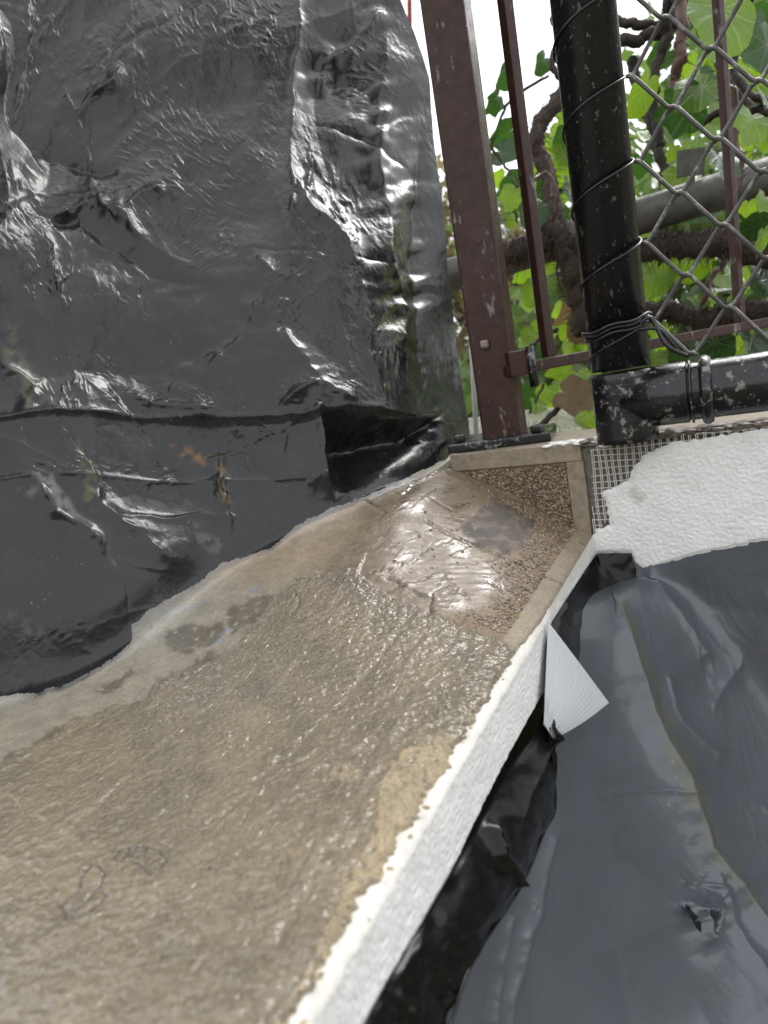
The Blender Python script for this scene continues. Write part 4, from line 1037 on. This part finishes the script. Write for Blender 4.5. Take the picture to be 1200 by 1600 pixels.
# ------------------------------------------------------------------ grey handrail behind
ha, hb = at(640, 450, .98), at(1330, 236, .80)
hr = empty('grey_handrail', (ha + hb) / 2)
tag(hr, 'dull grey round handrail running behind the chain link fence', 'handrail')
part(tube('pipe', [ha, (ha + hb) / 2, hb], .0225, M['galv'], None, 28), hr)
bq = at(1079, 254, .84); part(box('bracket', bq, (.032, .003, .031), M['galv'], None, .2, .0006, 0, .1), hr)
part(tube('bracket_arm', [bq + [0, .003, 0], at(1085, 305, .845)], .003, M['galv'], None, 8), hr)
tag(tube('red_pole', [at(641, 130, 2.4), at(636, -400, 2.4)], .0085, M['redpaint'], None, 12), 'thin red pole rising behind the dark sheet against white sky', 'pole')
tag(tube('pale_pole', [at(748, 760, .80), at(729, 380, .80)], .0030, M['palemetal'], None, 10), 'thin pale metal rod just left of the brown post', 'pole')

# ------------------------------------------------------------------ ivy
def leaf_mesh(name, seed, lobed, res=(26, 6)):
    rg = random.Random(seed)
    na, nr = res
    ctl = [(0, 1.0), (18, .84), (40, .74), (65, .68), (92, .60), (118, .54), (142, .46), (163, .33), (180, .12)]
    if lobed: ctl = [(0, 1.0), (14, .78), (28, .62), (45, .78), (52, .80), (66, .58), (85, .52), (105, .60), (125, .45), (150, .36), (180, .12)]
    V, Fc, UV = [(0, 0, 0)], [], [(.5, .3)]
    k1, k2, ph = rg.uniform(.1, .5), rg.uniform(-.35, .35), rg.uniform(0, 6)
    A = np.linspace(-178, 178, na)
    for j in range(1, nr + 1):
        f = j / nr
        for a in A:
            r = np.interp(abs(a), [c[0] for c in ctl], [c[1] for c in ctl]) * (1 + .05 * math.sin(a * .12 + ph)) * f
            x, y = r * math.sin(math.radians(a)), r * math.cos(math.radians(a))
            z = k1 * abs(x) * .6 - .28 * max(y, 0) ** 2 * k1 * 2 + k2 * x * y + .035 * math.sin(6 * x + ph) * f + .03 * math.sin(8 * y + ph * 2) * f - .12 * x * x
            V.append((x, y, z)); UV.append((.5 + x * .62, .3 + y * .62))
    for i in range(na - 1): Fc.append((0, 1 + i, 2 + i))
    for j in range(nr - 1):
        for i in range(na - 1):
            b = 1 + j * na + i; Fc.append((b, b + na, b + na + 1, b + 1))
    me = bpy.data.meshes.new(name); me.from_pydata(V, [], Fc); me.update()
    uvl = me.uv_layers.new(name='UVMap')
    for lp in me.loops: uvl.data[lp.index].uv = UV[lp.vertex_index]
    me.polygons.foreach_set('use_smooth', [True] * len(me.polygons))
    return me
LM = {}
for mk in ('leaf', 'leafdark', 'leaflime', 'leafdead'):
    LM[mk] = []
    for q in range(4):
        me = leaf_mesh('ivy_leaf', q * 3 + 1, q == 3); me.materials.append(M[mk]); LM[mk].append(me)
ivy = empty('ivy', at(900, 700, 1.0))
tag(ivy, 'climbing ivy with hairy stems and glossy green leaves behind the fence', 'climbing plant')
lr = random.Random(21)
camv = Vector(fwd)
def add_leaf(px, py, size, depth, kind, spin=None, tilt=None):
    o = bpy.data.objects.new('leaf', lr.choice(LM[kind])); COL.objects.link(o)
    sc = size * depth / F / 1.35
    spin = lr.uniform(-70, 70) if spin is None else spin
    tx, ty = (lr.uniform(-45, 45), lr.uniform(-50, 50)) if tilt is None else tilt
    base = Matrix(((right[0], down[0], -fwd[0]), (right[1], down[1], -fwd[1]), (right[2], down[2], -fwd[2])))   # leaf tip points down the picture, face to the viewer
    base = base @ Matrix.Rotation(math.radians(spin), 3, 'Z') @ Matrix.Rotation(math.radians(ty), 3, 'Y') @ Matrix.Rotation(math.radians(tx), 3, 'X') @ Matrix.Rotation(0 if True else math.pi, 3, 'Y')
    p = Vector(at(px, py, depth)) - base @ Vector((0, .35 * sc, 0))
    o.matrix_world = Matrix.Translation(p) @ base.to_4x4() @ Matrix.Scale(sc, 4)
    part(o, ivy); return o
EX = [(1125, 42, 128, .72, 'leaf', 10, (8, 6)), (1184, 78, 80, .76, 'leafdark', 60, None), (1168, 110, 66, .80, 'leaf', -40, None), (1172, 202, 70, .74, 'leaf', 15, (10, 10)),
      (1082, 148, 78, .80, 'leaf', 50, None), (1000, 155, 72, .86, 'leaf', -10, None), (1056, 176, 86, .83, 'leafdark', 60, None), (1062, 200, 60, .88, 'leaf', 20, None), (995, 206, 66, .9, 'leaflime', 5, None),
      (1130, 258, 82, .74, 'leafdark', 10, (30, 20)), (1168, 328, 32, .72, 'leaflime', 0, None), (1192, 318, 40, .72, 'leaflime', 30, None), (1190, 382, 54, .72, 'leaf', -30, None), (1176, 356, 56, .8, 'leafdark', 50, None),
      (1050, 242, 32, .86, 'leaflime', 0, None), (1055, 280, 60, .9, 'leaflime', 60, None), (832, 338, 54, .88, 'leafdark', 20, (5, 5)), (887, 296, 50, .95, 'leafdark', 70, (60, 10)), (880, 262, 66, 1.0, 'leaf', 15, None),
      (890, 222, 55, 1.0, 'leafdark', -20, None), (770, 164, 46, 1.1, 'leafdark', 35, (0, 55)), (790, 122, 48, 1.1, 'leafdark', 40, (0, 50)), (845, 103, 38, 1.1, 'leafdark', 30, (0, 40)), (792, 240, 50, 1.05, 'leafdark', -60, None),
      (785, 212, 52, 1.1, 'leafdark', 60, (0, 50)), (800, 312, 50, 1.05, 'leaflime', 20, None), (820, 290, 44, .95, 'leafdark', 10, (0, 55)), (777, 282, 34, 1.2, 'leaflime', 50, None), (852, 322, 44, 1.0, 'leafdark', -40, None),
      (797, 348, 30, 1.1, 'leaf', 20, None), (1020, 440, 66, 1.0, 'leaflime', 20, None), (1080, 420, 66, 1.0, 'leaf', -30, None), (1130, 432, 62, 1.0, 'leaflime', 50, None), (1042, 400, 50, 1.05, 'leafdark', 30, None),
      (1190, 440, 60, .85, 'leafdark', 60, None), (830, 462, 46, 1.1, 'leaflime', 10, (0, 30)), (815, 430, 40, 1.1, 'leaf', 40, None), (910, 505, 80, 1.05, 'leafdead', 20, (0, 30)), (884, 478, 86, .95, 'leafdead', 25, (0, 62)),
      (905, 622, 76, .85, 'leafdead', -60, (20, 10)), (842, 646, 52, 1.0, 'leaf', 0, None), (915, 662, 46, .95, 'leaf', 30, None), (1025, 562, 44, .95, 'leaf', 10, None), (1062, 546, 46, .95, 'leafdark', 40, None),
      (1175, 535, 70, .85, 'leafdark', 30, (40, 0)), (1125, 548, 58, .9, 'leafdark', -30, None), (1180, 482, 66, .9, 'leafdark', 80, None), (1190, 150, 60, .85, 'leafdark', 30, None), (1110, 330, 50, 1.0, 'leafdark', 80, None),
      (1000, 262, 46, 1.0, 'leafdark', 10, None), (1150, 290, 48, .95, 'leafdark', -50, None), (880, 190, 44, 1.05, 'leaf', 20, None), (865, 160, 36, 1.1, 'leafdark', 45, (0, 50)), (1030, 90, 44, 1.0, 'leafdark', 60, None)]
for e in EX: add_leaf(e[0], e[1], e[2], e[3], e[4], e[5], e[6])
def fill(n, box_, dr, sr, kinds, okf=None):
    c = 0; g = 0
    while c < n and g < n * 8:
        g += 1
        x, y = lr.uniform(box_[0], box_[2]), lr.uniform(box_[1], box_[3])
        if okf and not okf(x, y): continue
        add_leaf(x, y, lr.uniform(*sr), lr.uniform(*dr), lr.choice(kinds)); c += 1
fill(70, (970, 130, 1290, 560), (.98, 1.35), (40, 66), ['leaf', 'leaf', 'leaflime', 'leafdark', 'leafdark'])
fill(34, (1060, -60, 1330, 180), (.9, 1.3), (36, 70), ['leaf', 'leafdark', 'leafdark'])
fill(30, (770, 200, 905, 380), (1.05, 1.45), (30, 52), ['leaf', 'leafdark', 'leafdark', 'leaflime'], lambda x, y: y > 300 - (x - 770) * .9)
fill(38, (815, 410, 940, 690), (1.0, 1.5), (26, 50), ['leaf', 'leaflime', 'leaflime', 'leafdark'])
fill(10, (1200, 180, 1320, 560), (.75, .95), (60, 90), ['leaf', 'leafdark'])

def jit(p, n, amp, seed):
    q = spline(p, n); rg = np.random.RandomState(seed); t = np.linspace(0, 9, n)
    return q + np.stack([noise(t, t * 0 + 3.3, seed + k) for k in range(3)], -1) * amp
def hairs(name, path, rad, n, ln, mat, root, seed):
    rg = random.Random(seed); V, Fc = [], []
    for _ in range(n):
        i = rg.randrange(1, len(path) - 1); c = path[i]
        d = np.array([rg.gauss(0, 1) for _ in range(3)]); d /= np.linalg.norm(d)
        p0 = c + d * rad * .9; L = ln * rg.uniform(.3, 1.2)
        e = np.array([rg.gauss(0, 1) for _ in range(3)]) * L * .4
        p1 = p0 + d * L * .5 + e * .5; p2 = p0 + d * L + e + np.array([0, 0, -L * .3])
        s = np.cross(d, [rg.random(), rg.random(), rg.random()]); s = s / (np.linalg.norm(s) + 1e-9) * .0005
        b = len(V); V += [p0 - s, p0 + s, p1 + s * .8, p1 - s * .8, p2]
        Fc += [(b, b + 1, b + 2, b + 3), (b + 3, b + 2, b + 4)]
    o = mesh_from(name, V, Fc, mat, None, False); o['kind'] = 'stuff'; return part(o, root)
def stem(px_pts, rad, mat, seed, hairy=0, n=70, amp=.006, wob=.14):
    P = [at(*q) for q in px_pts]
    path = jit(P, n, amp, seed); r = np.full(n, rad) * (1 + .2 * noise(np.linspace(0, 12, n), np.zeros(n), seed))
    if not np.isscalar(rad): r = np.interp(np.linspace(0, 1, n), np.linspace(0, 1, len(rad)), rad)
    o = part(tube('stem', path, r, mat, None, 10, wob, seed), ivy)
    if hairy: hairs('aerial_roots', path, rad, int(hairy * 1.8), .016, M['root'], ivy, seed)
    return o
stem([(900, 120, .95), (872, 160, .95), (850, 185, .94), (836, 212, .93), (850, 255, .93), (860, 300, .92), (868, 345, .90), (890, 400, .89)], .0105, M['bark'], 1, 500)
stem([(760, 400, .88), (800, 390, .89), (850, 378, .90), (900, 382, .90), (960, 392, .90), (1040, 386, .88), (1100, 380, .86), (1160, 392, .84), (1300, 400, .8)], .0155, M['bark'], 2, 1900, 110)
stem([(985, 492, .95), (1040, 486, .95), (1100, 496, .93), (1160, 488, .90), (1300, 470, .85)], .0125, M['bark'], 3, 1100)
stem([(860, 345, .90), (872, 370, .89), (895, 430, .90), (905, 470, .91), (910, 520, .92)], .013, M['bark'], 4, 700)
stem([(880, 10, .95), (866, 30, .95), (874, 62, .94), (862, 95, .94), (872, 116, .94), (890, 122, .95)], .0048, M['darkbark'], 5, 0, 60, .003)
stem([(872, 62, .94), (880, 58, .94), (890, 75, .95)], .006, M['darkbark'], 6, 0, 30, .002)
stem([(940, 20, .95), (990, 40, .94), (1040, 32, .95), (1062, 14, .95), (1080, -30, .95)], .0065, M['darkbark'], 7)
stem([(1030, -30, .9), (1042, 10, .9), (1040, 60, .92), (1025, 110, .93), (1022, 150, .94), (1034, 230, .95)], .007, M['darkbark'], 8)
stem([(955, 65, .94), (1010, 58, .94), (1060, 30, .92), (1110, -20, .9)], .008, M['darkbark'], 9)
stem([(1062, -20, .88), (1064, 60, .88), (1058, 110, .89), (1052, 150, .90)], .0072, M['redstem'], 10, 60)
stem([(1120, 85, .82), (1138, 130, .82), (1150, 190, .81), (1152, 260, .80), (1140, 330, .80)], .0048, M['redstem'], 11, 60)
stem([(1040, -20, .93), (1100, 60, .92), (1180, 180, .9), (1260, 220, .85)], .0042, M['darkbark'], 12)
stem([(985, 90, .97), (1020, 200, .96), (1040, 290, .95), (1030, 380, .93)], .0075, M['darkbark'], 13)
stem([(1180, -20, .9), (1150, 60, .92), (1160, 140, .92), (1230, 170, .9)], .0055, M['darkbark'], 14)
stem([(1200, 175, .85), (1170, 172, .86), (1120, 180, .88), (1060, 210, .9)], .005, M['darkbark'], 15)
stem([(1135, 400, .95), (1110, 440, .95), (1090, 500, .95), (1080, 545, .95)], .004, M['redstem'], 16)
stem([(832, 285, .86), (850, 270, .86), (862, 278, .86), (870, 300, .86), (868, 330, .87), (862, 345, .88)], .0018, M['redstem'], 17, 0, 40, .001, .05)
stem([(845, 230, .88), (858, 245, .88), (864, 275, .88), (862, 310, .88)], .0022, M['redstem'], 18, 0, 40, .001, .05)
stem([(765, 235, 1.1), (785, 180, 1.1), (800, 155, 1.1), (858, 118, 1.08)], .0025, M['bark'], 19, 0, 40, .002, .05)
stem([(760, 220, 1.05), (790, 260, 1.05), (808, 292, 1.03)], .002, M['bark'], 20, 0, 40, .002, .05)
stem([(800, 590, .9), (815, 560, .92), (845, 528, .93), (870, 515, .94)], .003, M['darkbark'], 21, 0, 40, .003, .1)
stem([(840, 670, .86), (870, 640, .86), (900, 610, .87), (930, 590, .88)], .004, M['darkbark'], 22, 0, 40, .002, .1)
stem([(820, 660, 1.0), (835, 630, 1.0), (850, 600, 1.02)], .002, M['bark'], 23, 0, 30, .002, .1)
stem([(870, 400, .95), (872, 440, .95), (880, 455, .96)], .0012, M['bark'], 24, 0, 30, .002, .1)

# ------------------------------------------------------------------ bushes and trees beyond
def leaf_cloud(name, center, dims, n, size, mat, root, seed, clumps=40):
    rg = np.random.RandomState(seed)
    c = rg.normal(size=(clumps, 3)); c /= np.linalg.norm(c, axis=1)[:, None]; c *= (.35 + .65 * rg.rand(clumps, 1) ** .5)
    idx = rg.randint(0, clumps, n)
    P = (c[idx] + rg.normal(size=(n, 3)) * .17) * np.array(dims) + np.array(center)
    a = rg.normal(size=(n, 3)); a /= np.linalg.norm(a, axis=1)[:, None]
    b = np.cross(a, rg.normal(size=(n, 3))); b /= np.linalg.norm(b, axis=1)[:, None]
    s = size * (.6 + .8 * rg.rand(n, 1))
    V = np.stack([P - a * s, P + b * s * .5, P + a * s, P - b * s * .5], 1).reshape(-1, 3)
    Q = np.arange(n * 4).reshape(-1, 4)
    me = np_mesh(name, V, Q)
    uvl = me.uv_layers.new(name='UVMap'); uvl.data.foreach_set('uv', np.tile(np.array([.5, .05, .9, .4, .5, .9, .1, .4], np.float32), n))
    o = link(name, me, mat, None, False); o['kind'] = 'stuff'; return part(o, root)
def bush(name, c, dims, n, size, mat, label, cat, seed, trunk=True):
    c = np.array(c); g = np.array([c[0], c[1], -.95]); root = empty(name, g); tag(root, label, cat)
    leaf_cloud('crown', c, dims, n, size, M[mat], root, seed)
    rg = random.Random(seed); top = c + np.array([0, 0, dims[2] * .3])
    part(tube('trunk', jit([g, (g + top) / 2 + np.array([.05, .05, 0]), top], 30, .05, seed), np.linspace(.05, .015, 30), M['bark'], None, 9, .1), root)
    for k in range(6):
        e = c + np.array([rg.uniform(-.7, .7) * dims[0], rg.uniform(-.7, .7) * dims[1], rg.uniform(-.2, .8) * dims[2]])
        s0 = g + (top - g) * rg.uniform(.4, .8)
        part(tube('branch', jit([s0, (s0 + e) / 2 + np.array([0, 0, .05]), e], 20, .04, seed + k), np.linspace(.018, .004, 20), M['bark'], None, 7, .1), root)
    return root
bush('garden_bush', at(860, 680, 2.6), (.7, .5, .55), 4200, .035, 'bushleaf', 'out of focus green bush low between the brown post and black pipe', 'bush', 31)
bush('dry_shrub', at(760, 480, 4.2), (.9, .6, .75), 6000, .04, 'dryleaf', 'blurred straw coloured shrub far beyond the brown post', 'shrub', 32)
bush('leafy_bush', at(1130, 470, 2.2), (.6, .5, .6), 3600, .04, 'bushleaf', 'blurred green bush behind the ivy and chain link', 'bush', 33)
bush('small_tree', at(1230, 150, 3.4), (.7, .7, .8), 1800, .05, 'bushleaf', 'blurred leafy tree at the upper right behind the ivy', 'tree', 34)
bush('pale_tree', at(800, 470, 6.5), (1.2, .8, .7), 2400, .06, 'bushleaf', 'pale far tree low against the white sky left of the black pipe', 'tree', 35)
